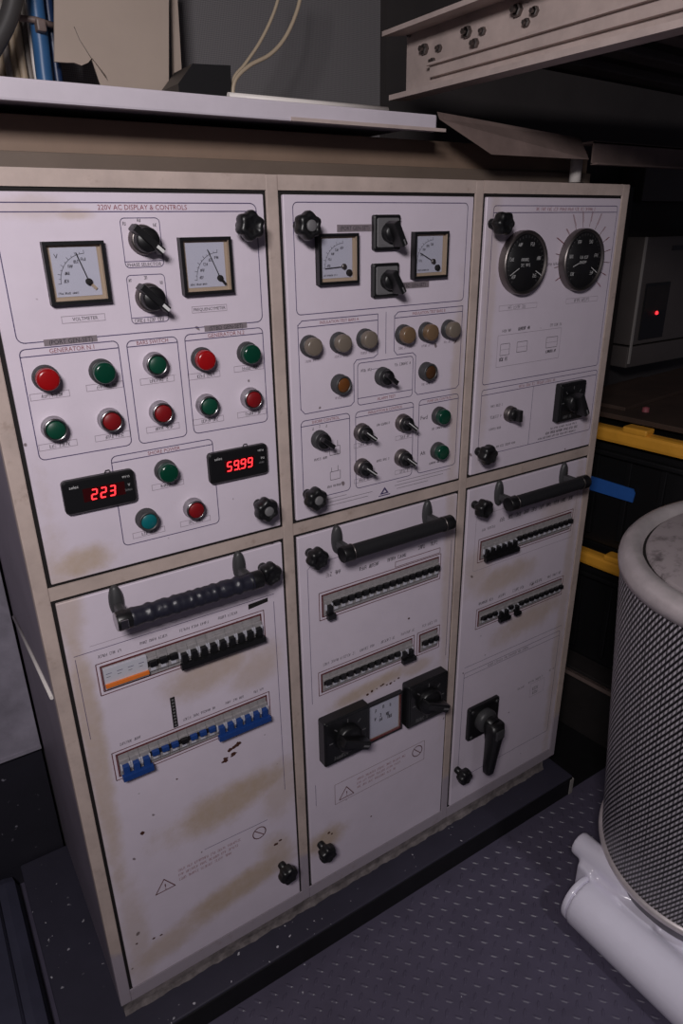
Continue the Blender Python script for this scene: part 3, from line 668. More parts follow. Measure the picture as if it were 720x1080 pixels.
# ---- handles
def grab(x0, x1, z, brs, taped, door):
    y = -.055; g = MB(); k_ = 90; rd = random.Random(5)
    ph = [rd.uniform(0, 6) for _ in range(4)]
    rf = (lambda t: .0146+.0009*abs(math.sin(t*26+ph[0]))+.0006*math.sin(t*61+ph[1])+.0005*math.sin(t*97+ph[2])) if taped else None
    g.tube([(x0+.018+(x1-x0-.036)*i/k_, y, z) for i in range(k_+1)], .0142, 'tape_wrap' if taped else 'black_rubber', 28, True, rf)
    o = part('grab_handle', g, SB, ((x0+x1)/2, 0, z), 'black grab handle wrapped in wrinkled tape' if taped else 'black tubular grab handle')
    for bx in brs:
        mb = MB(); n_ = 28
        A = [(bx+.0115*math.cos(2*PI*i/n_), z+.006+.030*math.sin(2*PI*i/n_)) for i in range(n_)]
        B_ = [(bx+.0085*math.cos(2*PI*i/n_), z+.006+.026*math.sin(2*PI*i/n_)) for i in range(n_)]
        vs = [(a, 0, c) for a, c in A]+[(a, -.005, c) for a, c in A]+[(a, -.009, c) for a, c in B_]
        mb.add(vs, [(j*n_+i, j*n_+(i+1) % n_, (j+1)*n_+(i+1) % n_, (j+1)*n_+i) for j in range(2) for i in range(n_)]+[tuple(range(2*n_, 3*n_))], 'dark_grey', True)
        mb.box(bx-.007, bx+.007, y+.004, -.005, z-.009, z+.007, 'dark_grey', .004)
        part('bracket', mb, o, (bx, 0, z))
    for i, (a, c) in enumerate(((x0, x0+.024), (x1-.024, x1))):
        mb = MB(); mb.tube([(a, y, z), (a+.0015, y, z), (c-.0015, y, z), (c, y, z)], .0158, 'black_plastic', 28, True, lambda t: .0158 if .2 < t < .8 else .0148)
        if taped and i == 0: mb.box(a+.003, a+.015, y-.0172, y-.012, z-.006, z+.008, 'chrome', .001); mb.tube([(a-.001, y, z), (a+.004, y, z)], .0150, 'chrome', 24)
        elif not taped: mb.tube([(a+.021 if i == 0 else a, y, z), (a+.0235 if i == 0 else a+.0025, y, z)], .0163, 'dull_metal', 28)
        part('end_cap', mb, o, (a, y, z))
grab(.076, .326, .878, (.092, .309), True, 'll'); grab(.492, .760, .876, (.515, .739), False, 'lm'); grab(.922, 1.180, .876, (.946, 1.160), False, 'lr')

# ---- rotary lever of the main isolator
mb = MB(); mb.plate(.898, 1.004, .205, .306, 0, -.010, 'black_plastic', .006, .003); mb.lathe(.950, .258, [(.032, .008), (.032, .022), (.026, .030), (.001, .030)], 'dark_grey', 36)
for (sx_, sz_) in ((-.042, -.040), (.042, -.040), (-.042, .040), (.042, .040)): mb.lathe(.951+sx_, .2555+sz_, [(.005, .010), (.005, .012), (.001, .0125)], 'dark_grey', 12)
o = part('isolator_switch', mb, SB, (.951, 0, .2555), 'black isolator switch with a long turning lever')
lv = MB(); secs = [((.948, .272), .022, .020), ((.949, .245), .023, .022), ((.948, .215), .018, .019), ((.944, .175), .0155, .016), ((.940, .135), .014, .014), ((.939, .118), .012, .012), ((.939, .112), .006, .006)]; vs = []
for (cx, cz), hx, hy in secs:
    for i in range(16):
        a = 2*PI*i/16; vs.append((cx+hx*math.copysign(abs(math.cos(a))**.6, math.cos(a)), -.050-hy*math.copysign(abs(math.sin(a))**.6, math.sin(a)), cz))
lv.add(vs, [(j*16+i, j*16+(i+1) % 16, (j+1)*16+(i+1) % 16, (j+1)*16+i) for j in range(len(secs)-1) for i in range(16)]+[tuple(range(16)), tuple(range(16*(len(secs)-1), 16*len(secs)))], 'black_plastic', True)
lv.lathe(.950, .258, [(.020, .026), (.020, .050)], 'black_plastic', 24); lv.box(.934, .962, -.0735, -.064, .235, .262, 'dark_grey', .003)
part('lever', lv, o, (.950, -.05, .258))

# ---- breaker rows
def bk(kind, b):
    W = .0086
    blue = 'breaker_blue'; blk = 'black_plastic'
    b.box(-W, W, -.002, .006, -.0225, .0225, 'breaker_grey')
    if kind != 'rcd': b.box(-W, W, -.007, -.002, -.013, .0135, 'breaker_grey', .001)
    if kind[0] == 'u':
        c_ = blue if kind[1] == 'b' else blk
        b.box(-W, W, -.0075, -.006, -.002, .0085, 'gap_black'); b.box(-W*.72, W*.72, -.014, -.006, .000, .010, c_, .001)
        b.box(-W*.5, W*.5, -.0078, -.0068, -.011, -.005, 'breaker_white')
    elif kind[0] == 'd':
        c_ = blue if kind[1] == 'b' else blk
        b.box(-W*.62, W*.62, -.016, -.006, -.016, .004, c_, .001); b.box(-W-.0003, W+.0003, -.021, -.012, -.0235, -.013, c_)
        b.box(-W*.98, -W*.66, -.0105, -.006, -.006, .006, 'breaker_white'); b.box(W*.66, W*.98, -.0105, -.006, -.006, .006, 'breaker_white')
    elif kind == 'rcd':
        b.box(-W-.0002, W+.0002, -.008, -.002, -.0175, .0215, 'breaker_white'); b.box(-W-.0003, W+.0003, -.012, -.006, -.0130, -.0065, 'breaker_orange')
        b.stroke([(-W*.6, .012), (W*.4, .012)], .001, -.0083, 'ink_blue'); b.stroke([(-W*.6, .006), (W*.1, .006)], .0008, -.0083, 'ink_black')
BK = {k_: cached('breaker_'+k_, lambda b, k_=k_: bk(k_, b)) for k_ in ('ub', 'uk', 'db', 'dk', 'rcd')}
LB = {'ub': 'breaker with its blue toggle up', 'uk': 'breaker with its black toggle up', 'db': 'breaker with its blue toggle down', 'dk': 'breaker with its black toggle down', 'rcd': 'white breaker with an orange bar'}
def row(x0, x1, z0, z1, kinds, label):
    w = .0045; mb = MB(); mb.ring(x0+.007, x1-.007, z0+.007, z1-.007, .0012, .0, -.0012, 'ink_brown'); mb.box(x0+.0082, x1-.0082, -.0003, .003, z0+.0082, z1-.0082, 'gap_black')
    zc = (z0+z1)/2; n_ = len(kinds); pitch = (x1-x0-.017)/n_
    o = part('breaker_row', mb, SB, ((x0+x1)/2, 0, zc), label)
    for i, k_ in enumerate(kinds):
        p_ = put('breaker', BK[k_], (x0+.0085+pitch*(i+.5), 0, zc), o, LB[k_]); p_.scale = (pitch/.0176, 1, (z1-z0-.0165)/.0455)
row(.044, .352, .717, .779, ['rcd']*4+['uk']*3+['dk']*9, 'upper breaker row with an orange-barred unit')
row(.044, .352, .533, .594, ['db']*3+['ub']*3+['uk']+['ub']*3+['db']*6, 'breaker row with blue toggles')
row(.473, .785, .713, .775, ['dk']+['uk']*16, 'long breaker row of black toggles')
row(.466, .717, .533, .591, ['uk']*11+['dk']*2, 'breaker row of black toggles')
row(.726, .791, .532, .592, ['uk']*3, 'short row of three breakers')
row(.897, 1.217, .719, .778, ['dk']*6+['uk']*11, 'breaker row of black toggles, six of them down')
row(.906, 1.211, .537, .592, ['uk', 'uk', 'uk', 'dk', 'dk', 'uk', 'dk']+['uk']*9, 'breaker row of black toggles')

# ------------------------------------------------------------------ the setting
FZ = -.13
fl = MB(); fl.box(-2.2, 3.6, -3.2, .60, FZ-.05, FZ, 'deck_paint')
s_ = .0265; ca, sa = math.cos(math.radians(38)), math.sin(math.radians(38))
for i in range(-60, 85):
    for j in range(-85, 60):
        x, y = (i*ca-j*sa)*s_, (i*sa+j*ca)*s_
        if not (-.3 < x < 1.75 and -1.25 < y < .35): continue
        if y > -.08 and x < 1.64: continue
        t = math.radians(38)+((i+j) % 2)*PI/2; L, W = .0115, .0034; c_, q = math.cos(t), math.sin(t)
        pts = [(L, 0), (L*.5, W), (-L*.5, W), (-L, 0), (-L*.5, -W), (L*.5, -W)]
        vs = [(x+a*c_-b_*q, y+a*q+b_*c_, FZ) for a, b_ in pts]+[(x+a*.7*c_-b_*.45*q, y+a*.7*q+b_*.45*c_, FZ+.0016) for a, b_ in pts]
        fl.add(vs, [(k_, (k_+1) % 6, 6+(k_+1) % 6, 6+k_) for k_ in range(6)]+[tuple(range(6, 12))], 'deck_paint')
put('floor', fl.mesh('floor'), (0, 0, 0), kind='structure')
wb = MB(); wb.box(-2.2, 3.6, .56, .62, FZ, 2.6, 'wall_lining'); put('wall_back', wb.mesh('wall_back'), (0, 0, 0), kind='structure')
tm = MB(); tm.box(1.02, 3.6, .535, .56, FZ, 2.6, 'wall_shade'); put('shade_panel_1', tm.mesh('shade_panel_1'), (0, 0, 0), kind='structure')  # added dark sheet standing for the shade on the wall
bb = MB(); bb.box(-2.2, -.03, .52, .56, FZ, .34, 'base_paint'); put('baseboard_back', bb.mesh('baseboard_back'), (0, 0, 0), kind='structure')
wl = MB(); wl.box(-2.26, -2.2, -3.2, .62, FZ, 2.6, 'sheet_grey'); put('wall_left', wl.mesh('wall_left'), (0, 0, 0), kind='structure')
ce = MB(); ce.box(-2.2, 3.6, -3.2, .62, 2.6, 2.66, 'ceiling_dark'); put('ceiling', ce.mesh('ceiling'), (0, 0, 0), kind='structure')

# plinth with a black kerb face
pl = MB(); pl.box(-.138, 1.282, -.066, .515, FZ, -.0655, 'plinth_paint', .004); pl.box(-.136, 1.278, -.0685, -.066, FZ+.001, -.069, 'kerb_black')
pl.box(1.270, 1.286, -.070, -.062, FZ, -.075, 'pale_edge', .002)
solo('plinth', pl, (.57, .22, FZ), 'dark navy steel plinth with a black kerb below the switchboard', 'plinth')
# floor duct on the far left
du = MB(); du.box(-.62, -.152, -1.3, .515, FZ, -.072, 'duct_paint', .028); du.tube([(-.20, -1.2, -.0715), (-.20, .45, -.0715)], .0035, 'duct_paint', 6)
solo('floor_duct', du, (-.4, -.4, FZ), 'dark blue duct with a raised seam running along the floor left of the plinth', 'duct')
sh = MB(); sh.box(-1.5, -.030, .50, .52, .275, 1.50, 'sheet_grey', .002); sh.box(-1.5, -.03, .497, .50, .275, .285, 'sheet_grey')
solo('steel_cladding', sh, (-.7, .51, .275), 'mottled grey sheet panel beside the left side of the switchboard', 'panel')

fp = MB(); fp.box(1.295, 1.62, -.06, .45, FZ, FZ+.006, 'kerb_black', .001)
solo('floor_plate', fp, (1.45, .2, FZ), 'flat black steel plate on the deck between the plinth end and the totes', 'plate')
# trunking and shelf over the switchboard
tk = MB(); tk.box(-.6, 1.25, .10, .50, 1.5112, 1.582, 'brown_paint', .002); tk.box(-.6, 1.25, .088, .10, 1.5112, 1.537, 'brown_lit_band', .003)  # front lower strip stands for the band lit below the shelf's shadow
solo('cable_trunking', tk, (.25, .3, 1.5112), 'dark brown trunking lying between the switchboard top and the white shelf', 'trunking')
se = MB(); se.box(-.6, .731, .008, .555, 1.594, 1.605, 'shelf_white'); se.box(-.6, .731, 0, .010, 1.5825, 1.6077, 'shelf_white', .003)
se.box(.45, .75, -.002, .004, 1.583, 1.588, 'steel_grey')
solo('shelf', se, (.06, .28, 1.5825), 'long white-painted shelf above the switchboard', 'shelf')
# torn sheet hanging from the shelf end, then the angle bar
A, B, C, D = (.733, 0, 1.6095), (1.135, .03, 1.592), (1.112, -.014, 1.552), (.848, -.014, 1.5515)
sp = MB(); t_ = .003; Q = [A, (.80, .012, 1.6085), B, C, D, (.735, -.002, 1.601)]
sp.add(Q+[(x, y+t_, z+t_) for x, y, z in Q], [(0, 1, 2, 3, 4, 5), (11, 10, 9, 8, 7, 6)]+[(i, (i+1) % 6, 6+(i+1) % 6, 6+i) for i in range(6)], 'steel_dark')
solo('sheet_flap', sp, (.95, .02, 1.58), 'bent brown steel sheet hanging off the right end of the white shelf', 'sheet metal')
ab = MB(); ab.box(1.140, 1.75, 0, .004, 1.546, 1.586, 'steel_dark'); ab.box(1.140, 1.75, 0, .04, 1.583, 1.587, 'steel_dark'); ab.box(1.140, 1.75, -.012, .004, 1.5445, 1.548, 'steel_dark')
solo('angle_bar', ab, (1.4, .01, 1.545), 'dark steel angle bar running right from the brown sheet', 'angle bar')
pp = MB(); pp.tube([(1.165, .06, 1.511), (1.165, .06, 1.582)], .012, 'white_plastic', 20); pp.tube([(1.165, .06, 1.511), (1.165, .06, 1.516)], .018, 'dull_metal', 20)
solo('pipe_stub', pp, (1.165, .06, 1.511), 'short pale pipe standing on the right end of the switchboard top', 'pipe')

# walkway platform: channel with bolts and dark slats on its far side
WP = thing('walkway_platform', (1.2, -.45, 1.65), 'grey steel channel and dark slatted underside hanging at the top right', 'platform')
YE = .187; YN = -1.30; XW = .81
ch = MB(); ch.box(XW, XW+.006, YN, YE, 1.660, 1.769, 'steel_grey')
def flange(y_end, zi, zo, t):
    ch.add([(XW-.06, y_end, zo), (XW+.006, YE, zi), (XW+.006, YN, zi), (XW-.06, YN, zo), (XW-.06, y_end, zo+t), (XW+.006, YE, zi+t*1.3), (XW+.006, YN, zi+t*1.3), (XW-.06, YN, zo+t)], [(0, 1, 2, 3), (7, 6, 5, 4), (0, 4, 5, 1), (1, 5, 6, 2), (2, 6, 7, 3), (3, 7, 4, 0)], 'steel_grey')
flange(YE-.003, 1.763, 1.7545, .0075); flange(YE-.026, 1.658, 1.6507, .0085)
part('side_channel', ch, WP, (XW, -.5, 1.66), 'grey steel channel')
an_ = MB(); an_.box(XW-.010, XW, YN, .107, 1.683, 1.704, 'steel_grey', .001); an_.box(XW-.019, XW, YN, .107, 1.700, 1.704, 'steel_grey'); part('angle_strip', an_, WP, (XW, -.5, 1.69))
# ray helper: where a line of sight through the photograph meets a real plane
F_, CAM = 720.69, Vector((-.1228, -1.0109, 1.4371)); RM = __import__('mathutils').Euler((1.1751, .0141, -.5782), 'XYZ').to_matrix()
def at(px, py, axis, val):
    d = RM @ Vector(((px-360)/F_, (540-py)/F_, -1)); t = (val-CAM[axis])/d[axis]; return CAM+d*t
bl = cached('bolt', lambda b: b.xform(Matrix.Rotation(PI/2, 4, 'Z')) if b.lathe(0, 0, [(.0062, 0), (.0062, .005), (.005, .006), (.003, .006), (.003, .010), (.001, .010)], 'dull_metal', 6, smooth=False) and 0 else b.lathe(0, 0, [(.0065, 0), (.0065, .005), (.005, .006), (.0034, .006), (.0034, .011), (.001, .011)], 'dull_metal', 6, smooth=False))
for (px, py, s) in ((449, 52, 1.15), (464, 51, .8), (457, 65, .8), (494, 34, 1.15), (510, 33, .8), (502, 46, 1.0), (547, 11, 1.2), (565, 12, .9), (556, 24, .8), (432, 36, .7)):
    p_ = at(px, py, 0, XW); o = put('bolt', bl, tuple(p_), WP); o.rotation_euler = (0, 0, -PI/2); o.scale = (s*1.2, s*1.2, s*1.2)
for k_ in range(12):
    y = .09-.12*k_; mb = MB(); i0 = 0; xs = 0
    mb.box(xs, 1.9, -.022, .022, 0, .022, 'slat_dark', .004); mb.box(xs, 1.9, .022, .098, .016, .024, 'steel_black')
    mb.xform(Matrix.Translation((XW+.009, y, 1.735)) @ Matrix.Rotation(math.radians(5), 4, 'Z'))
    part('slat', mb, WP, (XW+.9, y, 1.74))

# things on the shelf and wall, upper left
bp_ = MB(); yb = .40
P = [(57, -40), (178, -40), (178, 128), (127, 126), (112, 80), (97, 61), (93, 66), (86, 69), (78, 66), (70, 66), (57.5, 65)]
F = [at(a, b_, 1, yb) for a, b_ in P]; n_ = len(F)
bp_.add([p_[:] for p_ in F]+[(p_.x, p_.y+.006, p_.z) for p_ in F], [tuple(range(n_)), tuple(range(2*n_-1, n_-1, -1))]+[(i, (i+1) % n_, n_+(i+1) % n_, n_+i) for i in range(n_)], 'beige_panel')
F2 = [at(a, b_, 1, yb-.004) for a, b_ in ((97, 63), (100, 66), (121, 96), (108, 96))]; bp_.add([p_[:] for p_ in F2]+[(p_.x, p_.y+.003, p_.z) for p_ in F2], [(0, 1, 2, 3), (7, 6, 5, 4), (0, 4, 5, 1), (1, 5, 6, 2), (2, 6, 7, 3), (3, 7, 4, 0)], 'beige_panel')
c0 = [at(a, b_, 1, yb-.0006) for a, b_ in ((78, 28), (84, 42), (96, 61))]
bp_.tube(c0, .0006, 'cable_grey', 5)
solo('cover_board', bp_, tuple(at(118, 96, 1, yb)), 'beige sheet panel with a torn lower left corner standing behind the shelf', 'panel')
def pipe(name, pts, y, r, m, label, cat, group=None, n=12, down=True):
    mb = MB(); P_ = [at(a, b_, 1, y) for a, b_ in pts]
    if down: P_.append(Vector((P_[-1].x+.004, y, 1.6055)))
    mb.tube(smooth_path(P_), r, m, n); return solo(name, mb, tuple(P_[-1]), label, cat, group)
def smooth_path(P, k=6):
    out = []; n_ = len(P)
    for i in range(n_-1):
        p0, p1, p2, p3 = P[max(i-1, 0)], P[i], P[i+1], P[min(i+2, n_-1)]
        for j in range(k):
            t = j/k; out.append(.5*((2*p1)+(p2-p0)*t+(2*p0-5*p1+4*p2-p3)*t*t+(3*p1-p0-3*p2+p3)*t**3))
    return out+[P[-1]]
pipe('hose', [(34, -45), (37, 0), (43, 45), (48, 88)], .42, .0138, 'hose_blue', 'thick bright blue hose rising behind the left end of the shelf', 'hose')
pipe('hose', [(48, -45), (50, 0), (56, 45), (62, 90)], .44, .0085, 'hose_navy', 'thin navy hose between the thick blue hose and the beige panel', 'hose')
pipe('hose', [(19, -45), (14, 0), (5, 28), (-14, 62), (-30, 86)], .36, .014, 'cable_dark', 'dark grey hose curving across the top left corner', 'hose')
for i, (x0, x1, r, mm, lb) in enumerate(((30, 38, .0035, 'white_plastic', 'thin white cable touching the left edge of the thick blue hose'), (24, 33, .0065, 'cable_grey', 'grey cable next to the white one left of the blue hose'), (17, 26, .0065, 'cable_beige', 'beige cable third to the left of the blue hose'),
        (10, 19, .0075, 'cable_beige', 'thick beige cable fourth to the left of the blue hose'), (2, 11, .0055, 'cable_grey', 'grey cable crossing behind the dark curved hose'), (-6, 3, .007, 'cable_beige', 'leftmost beige cable below the dark curved hose'))):
    pipe('cable', [(x0-5, -45), (x0-2, 0), (x0+3, 45), (x1+1, 88)], .45+.012*(i % 2), r, mm, lb, 'cable', 'cables left of the blue hose')
cl = MB(); a_, b_ = at(14, 18, 1, .415), at(60, 28, 1, .415); cl.tube([a_, (a_+b_)/2+Vector((0, -.012, 0)), b_], .005, 'steel_dark', 8); cl.box(a_.x+.03, a_.x+.045, .39, .412, a_.z-.02, a_.z-.002, 'steel_dark', .003)
solo('pipe_clamp', cl, tuple(a_), 'rusty clamp strapped across the blue hose and cables', 'clamp')
# pale strip leaning in the gap beside the beige panel
st = MB(); Q = [at(180, -40, 1, .44), at(185, -40, 1, .44), at(191, 95, 1, .44), at(181, 95, 1, .44)]; Q[2].z = Q[3].z = 1.6055; st.add([q[:] for q in Q]+[(q.x, q.y+.01, q.z) for q in Q], [(0, 1, 2, 3), (7, 6, 5, 4), (0, 4, 5, 1), (1, 5, 6, 2), (2, 6, 7, 3), (3, 7, 4, 0)], 'beige_panel')
solo('edge_strip', st, tuple(Q[2]), 'narrow pale strip in the dark gap right of the beige panel', 'strip')
# black box
bx = MB(); yb = .30; Q = [at(a, b_, 1, yb) for a, b_ in ((188, 88), (203, 67), (243, 69), (243.5, 95))]
zb = 1.608; pts = [(Q[0].x, Q[0].z), (Q[1].x, Q[1].z), (Q[2].x, Q[2].z), (Q[3].x, zb), (Q[0].x, zb)]; n_ = 5
bx.add([(x, yb, z) for x, z in pts]+[(x, yb+.09, z) for x, z in pts], [tuple(range(n_)), tuple(range(2*n_-1, n_-1, -1))]+[(i, (i+1) % n_, n_+(i+1) % n_, n_+i) for i in range(n_)], 'black_plastic'); bx.box(Q[3].x-.012, Q[3].x-.009, yb-.003, yb, zb, zb+.05, 'dark_grey')
solo('junction_box', bx, (pts[0][0], yb, zb), 'small black box with a chamfered corner on the white shelf', 'box')
pipe('wire', [(244, 112), (246, 84), (258, 68), (273, 46), (286, 20), (294, -5), (300, -45)], .31, .0030, 'cream_cable', 'cream wire curving steeply up from the black box', 'wire', None, 8, False)
pipe('wire', [(246, 114), (247, 87), (262, 70), (284, 58), (299, 42), (310, 20), (317, -5), (321, -45)], .30, .0036, 'cream_cable', 'cream wire bending further right up from the black box', 'wire', None, 8, False)
rd_ = MB(); a_, b_ = at(240, 93, 1, .035), at(408, 110, 1, .035); zz = 1.6077+.0055; rd_.tube([(a_.x, .035, zz), (b_.x, .035, zz)], .0055, 'white_plastic', 10)
solo('rod', rd_, (a_.x, .035, zz), 'thin white rod lying along the front of the shelf', 'rod')

# right: stacked bins, board, wall equipment
BA = .10; BX, BY = 1.50, .156
BM = Matrix.Translation((BX, BY, 0)) @ Matrix.Rotation(BA, 4, 'Z')
def bin_(z, h, label):
    """tote: face at local x = 0, long side along local y"""
    y0, y1, dp = -.36, .22, .40
    root = put('storage_bin', None, tuple(BM @ Vector((.2, -.07, z))), None, label, 'storage bin', 'black totes with yellow lids')
    b = MB(); bm = bmesh.new(); bmesh.ops.create_cube(bm, size=1)
    for v in bm.verts:
        k_ = .0 if v.co.z > 0 else .022
        v.co = (dp/2+v.co.x*(dp-.03-2*k_), (y0+y1)/2+v.co.y*(y1-y0-.03-2*k_), z+h/2+v.co.z*h)
    bmesh.ops.bevel(bm, geom=[e for e in bm.edges], offset=.02, segments=3, affect='EDGES'); b.frombm(bm, 'bin_black')
    for yy in (-.30, -.2, -.1, .0, .1): b.box(.0155, .03, yy, yy+.018, z+.05, z+h-.05, 'bin_black', .003)
    b.box(-.002, .03, y0+.02, y1-.02, z+h-.05, z+h-.035, 'bin_black', .004)
    b.xform(BM); part('body', b, root)
    l = MB(); l.box(-.012, dp+.012, y0-.012, y1+.012, z+h-.006, z+h+.034, 'bin_yellow', .010); l.box(.02, dp-.02, y0+.02, y1-.02, z+h+.034, z+h+.0355, 'bin_black')
    for yy in (-.14, .03): l.box(-.012, .03, yy-.0, yy+.07, z+h+.03, z+h+.048, 'bin_yellow', .005)
    l.xform(BM); part('lid', l, root, label='yellow lid')
    return root, b
r1, _ = bin_(.125, .365, 'lower black tote with a yellow lid right of the switchboard')
r2, _ = bin_(.5265, .352, 'upper black tote with a blue tape strip and yellow lid')
tp = MB(); pts = [(.20, .030), (-.115, .022), (-.122, .010), (-.119, -.017), (.20, -.016)]
tp.add([(.0115, y, .728+z) for y, z in pts]+[(.016, y, .728+z) for y, z in pts], [(0, 1, 2, 3, 4), (9, 8, 7, 6, 5)]+[(i, (i+1) % 5, 5+(i+1) % 5, 5+i) for i in range(5)], 'painter_blue'); tp.xform(BM)
part('tape_strip', tp, r2, label='strip of blue masking tape')
bs = MB(); bs.box(-.02, .42, -.42, .24, 0, .022, 'steel_black', .002); bs.box(-.02, -.005, -.42, .24, -.012, .012, 'steel_dark'); bs.box(.0, .40, -.40, .22, FZ-.0945, 0, 'steel_black', .003)
bs.xform(BM @ Matrix.Translation((0, 0, .101)))
solo('bin_stand', bs, tuple(BM @ Vector((.2, -.07, FZ))), 'black steel stand under the two totes', 'stand')
bo = MB(); bo.box(.03, .56, -.36, .20, .9275, .942, 'wood_brown', .002); bo.box(.08, .80, -.02, .16, .942, .953, 'wood_brown', .002); bo.lathe(0, 0, [(.010, 0), (.009, .012), (.001, .014)], 'ink_red', 14); 
i0 = len(bo.v)-14*3; bo.xform(Matrix.Translation((.12, -.06, .942)) @ Matrix.Rotation(-PI/2, 4, 'X'), i0); bo.xform(BM)
solo('wooden_board', bo, tuple(BM @ Vector((.3, -.1, .9275))), 'dark brown wooden board lying on the upper tote', 'board')
yq = .40
E0 = at(681, 250, 1, yq); E1 = at(676, 360, 1, yq); ex0, ex1, ez0, ez1 = E0.x, E0.x+.52, at(681, 362, 1, yq).z, E0.z
eq = MB(); eq.box(ex0, ex1, yq, .534, ez0, ez1, 'equipment_grey', .004); eq.box(ex0-.002, ex0+.008, yq-.003, yq, ez0-.06, ez1, 'pale_edge'); eq.box(ex0, ex1, yq+.004, .534, ez0-.075, ez0-.006, 'equipment_grey', .004)
a_, b_ = at(681, 299, 1, yq), at(697, 355, 1, yq); eq.box(a_.x, b_.x, yq-.004, yq, b_.z, a_.z, 'black_plastic', .002); eq.box(a_.x+.006, b_.x-.006, yq-.005, yq-.004, b_.z+(a_.z-b_.z)*.5, a_.z-.01, 'steel_black')
a2, b2 = at(709, 259, 1, yq), at(730, 263, 1, yq); eq.box(a2.x, b2.x, yq-.002, yq, b2.z, a2.z, 'black_plastic')
eqo = solo('equipment_box', eq, (ex0+.26, yq, ez0), 'grey equipment box with a red light on the wall behind the totes', 'equipment box')
le = MB(); p_ = at(692.5, 330, 1, yq-.006); le.lathe(p_.x, p_.z, [(.006, 0), (.006, .003), (.004, .005), (.0005, .0055)], 'led_red', 14, y=yq-.004); part('indicator_light', le, eqo, tuple(p_), 'glowing red light')
ub = MB(); a_, b_ = at(681, 172, 1, .45), at(760, 213, 1, .45); ub.box(a_.x+.004, a_.x+.6, .45, .534, b_.z, a_.z, 'equipment_grey', .004)
solo('switch_box', ub, (a_.x+.3, .45, b_.z), 'dark grey box on the wall under the angle bar at far right', 'wall box')
dk = MB(); a_ = at(643, 200, 1, .48); b_ = at(682, 200, 1, .48); dk.box(a_.x-.35, min(ex0, at(681, 172, 1, .45).x)-.006, .46, .534, FZ, 1.54, 'steel_black', .004)
solo('steel_post', dk, (a_.x, .46, FZ), 'wide black post on the wall right of the switchboard', 'post')

# ------------------------------------------------------------------ the air filter, lower right
AF = thing('air_filter', (1.26, -.48, FZ), 'large perforated air filter canister on a glossy white pipe', 'air filter')
R_ = .2508; H = .79
axis = Vector((-.1389, -.0049, 1)).normalized(); RT = Vector((0, 0, 1)).rotation_difference(axis).to_matrix().to_4x4()
AM = Matrix.Translation((1.2598, -.4804, .06)) @ RT
n_ = 96; sv = MB(); sv.turn([(R_-.003, .004), (R_-.003, H)], 'mesh_sleeve', n_); sv.xform(AM)
me = sv.mesh('perforated_sleeve', (1.26, -.48, .06)); uvl = me.uv_layers.new(name='UVMap')
for pg in me.polygons:
    vi = list(pg.vertices); big = any((i % n_) == n_-1 for i in vi) and any((i % n_) == 0 for i in vi)
    for li, i in zip(pg.loop_indices, vi):
        u = (i % n_)/n_
        if big and i % n_ == 0: u = 1.0
        uvl.data[li].uv = (u, 0 if i < n_ else 1)
put('perforated_sleeve', me, (1.26, -.48, .06), AF)
cp = MB(); cp.turn([(R_-.004, H-.012), (R_+.001, H-.010), (R_+.002, H+.004), (R_, H+.014), (R_-.008, H+.024), (R_-.020, H+.030), (R_-.032, H+.030), (R_-.040, H+.024), (R_-.043, H+.012), (.0, H+.012)], 'cap_steel', 96); cp.xform(AM)
c_ = part('top_cap', cp, AF, (1.15, -.48, .85), 'dented steel end cap')
ld = MB(); ld.turn([(R_-.042, H+.0135), (R_-.0475, H+.0135), (R_-.048, H+.016)], 'gap_black', 72); ld.turn([(R_-.048, H+.016), (R_-.050, H+.021), (R_-.054, H+.023), (.03, H+.025)], 'lid_worn', 72); ld.turn([(.03, H+.024), (.028, H+.036), (.001, H+.037)], 'dark_grey', 24); ld.xform(AM); part('lid_plate', ld, c_, (1.15, -.48, .88), 'scuffed lid plate')
bd_ = MB(); bd_.turn([(R_-.004, .014), (R_+.004, .012), (R_+.006, .004), (R_+.004, -.003), (R_-.004, -.005)], 'cap_steel', 96); bd_.turn([(R_-.004, -.004), (R_-.008, -.040), (R_-.016, -.055), (.0, -.055)], 'band_grey', 96); bd_.xform(AM)
part('base_ring', bd_, AF, (1.26, -.48, .06), 'grey metal base ring')
# glossy white casting: pipe, stub, web and saddle, grown together
cs = MB(); PX, PZ = .977, -.069
cs.tube([(PX, -.345, PZ), (PX, -1.30, PZ)], .061, 'white_gloss', 40)
cs.tube([(1.045, -.268, .008), (1.050, -.40, .002), (1.10, -.50, -.03), (1.16, -.60, -.07)], .031, 'white_gloss', 24)
cs.box(1.000, 1.050, -.345, -.300, -.11, .0, 'white_gloss', .008); cs.box(1.00, 1.12, -.50, -.395, -.11, -.012, 'white_gloss', .01)
cs.turn([(.001, -.10), (.222, -.10), (.228, -.012), (.216, .010), (.001, .010)], 'white_gloss', 64, True, (1.262, -.50, 0)); cs.box(.98, 1.40, -1.30, -.43, -.105, -.030, 'white_gloss', .02)
me = cs.mesh('intake_casting', (1.1, -.8, FZ)); co = put('intake_casting', me, (1.1, -.8, FZ), AF, 'glossy white painted pipe casting')
rm = co.modifiers.new('r', 'REMESH'); rm.mode = 'VOXEL'; rm.voxel_size = .0055; rm.use_smooth_shade = True
sm = co.modifiers.new('s', 'SMOOTH'); sm.iterations = 5; sm.factor = .5
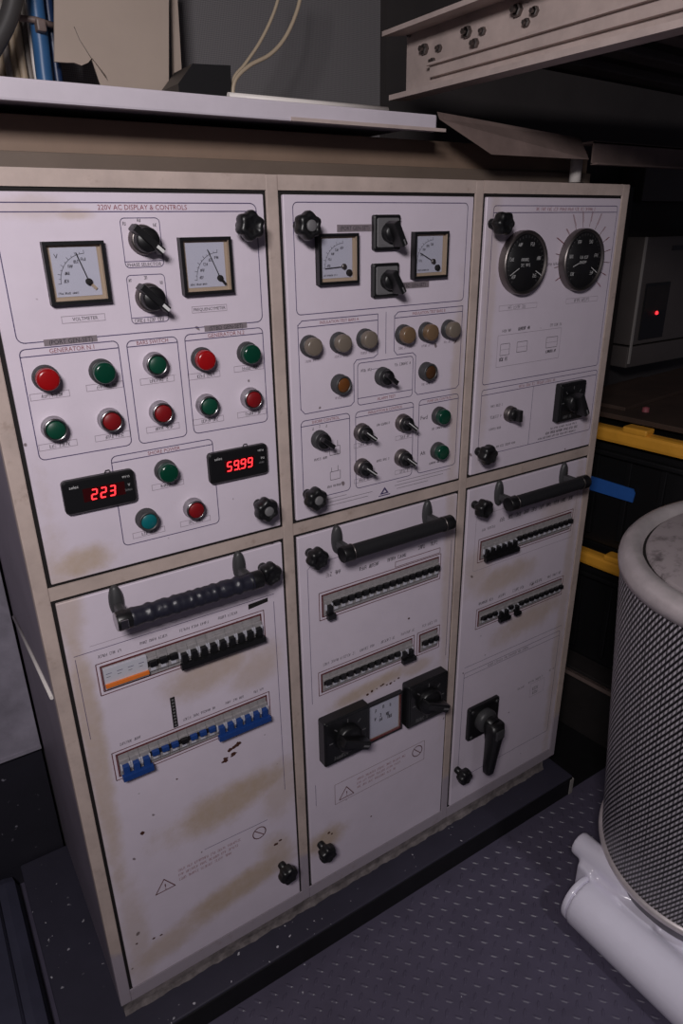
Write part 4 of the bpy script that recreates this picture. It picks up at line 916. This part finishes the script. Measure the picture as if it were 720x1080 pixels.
ec = MB(); ec.tube([(PX, -.330, PZ), (PX, -.332, PZ), (PX, -.341, PZ), (PX, -.343, PZ)], .058, 'white_gloss', 40, True, lambda t: .0575 if .2 < t < .8 else .0555); ec.tube([(PX, -.340, PZ), (PX, -.348, PZ)], .053, 'white_gloss', 40)
part('pipe_cap', ec, AF, (PX, -.336, PZ))

# ------------------------------------------------------------------ light
def area(name, loc, target, sx_, sy_, power, col):
    l = bpy.data.lights.new(name, 'AREA'); l.shape = 'RECTANGLE'; l.size = sx_; l.size_y = sy_; l.energy = power; l.color = col
    o = bpy.data.objects.new(name, l); COL.objects.link(o); o.location = Vector(loc)+Vector((0, 0, DZ)); o.rotation_euler = (Vector(target)-Vector(loc)).to_track_quat('-Z', 'Y').to_euler(); return o
area('work_lamp', (-.48, -1.24, 1.93), (.35, 0, .95), .34, .2, 20, (1, .94, .95))
area('deck_lamp', (1.35, -1.9, 2.0), (1.2, -.5, .3), .12, .9, .6, (.95, .92, 1))
sl = bpy.data.lights.new('filter_fill_spot', 'SPOT'); sl.energy = 25; sl.spot_size = math.radians(46); sl.spot_blend = .8; sl.shadow_soft_size = .05; sl.color = (.97, .95, 1)  # unseen spot added to brighten the white pipe and filter
so = bpy.data.objects.new('filter_fill_spot', sl); COL.objects.link(so); so.location = (.9, -1.6, 1.7+DZ); so.rotation_euler = (Vector((1.05, -.78, 0))-Vector((.9, -1.6, 1.7))).to_track_quat('-Z', 'Y').to_euler()
w = bpy.data.worlds.new('World'); scene.world = w; w.use_nodes = True
w.node_tree.nodes['Background'].inputs[0].default_value = (.52, .48, .62, 1); w.node_tree.nodes['Background'].inputs[1].default_value = .065

# ------------------------------------------------------------------ camera
cd = bpy.data.cameras.new('Camera'); cam = bpy.data.objects.new('Camera', cd); COL.objects.link(cam)
cd.sensor_fit = 'HORIZONTAL'; cd.sensor_width = 36; cd.lens = F_/720*36; cd.clip_start = .02
cam.location = CAM+Vector((0, 0, DZ)); cam.rotation_euler = (1.1751, .0141, -.5782)
scene.camera = cam
scene.view_settings.view_transform = 'Standard'; scene.view_settings.look = 'None'; scene.view_settings.exposure = 0; scene.view_settings.gamma = 1; scene.view_settings.use_curve_mapping = False
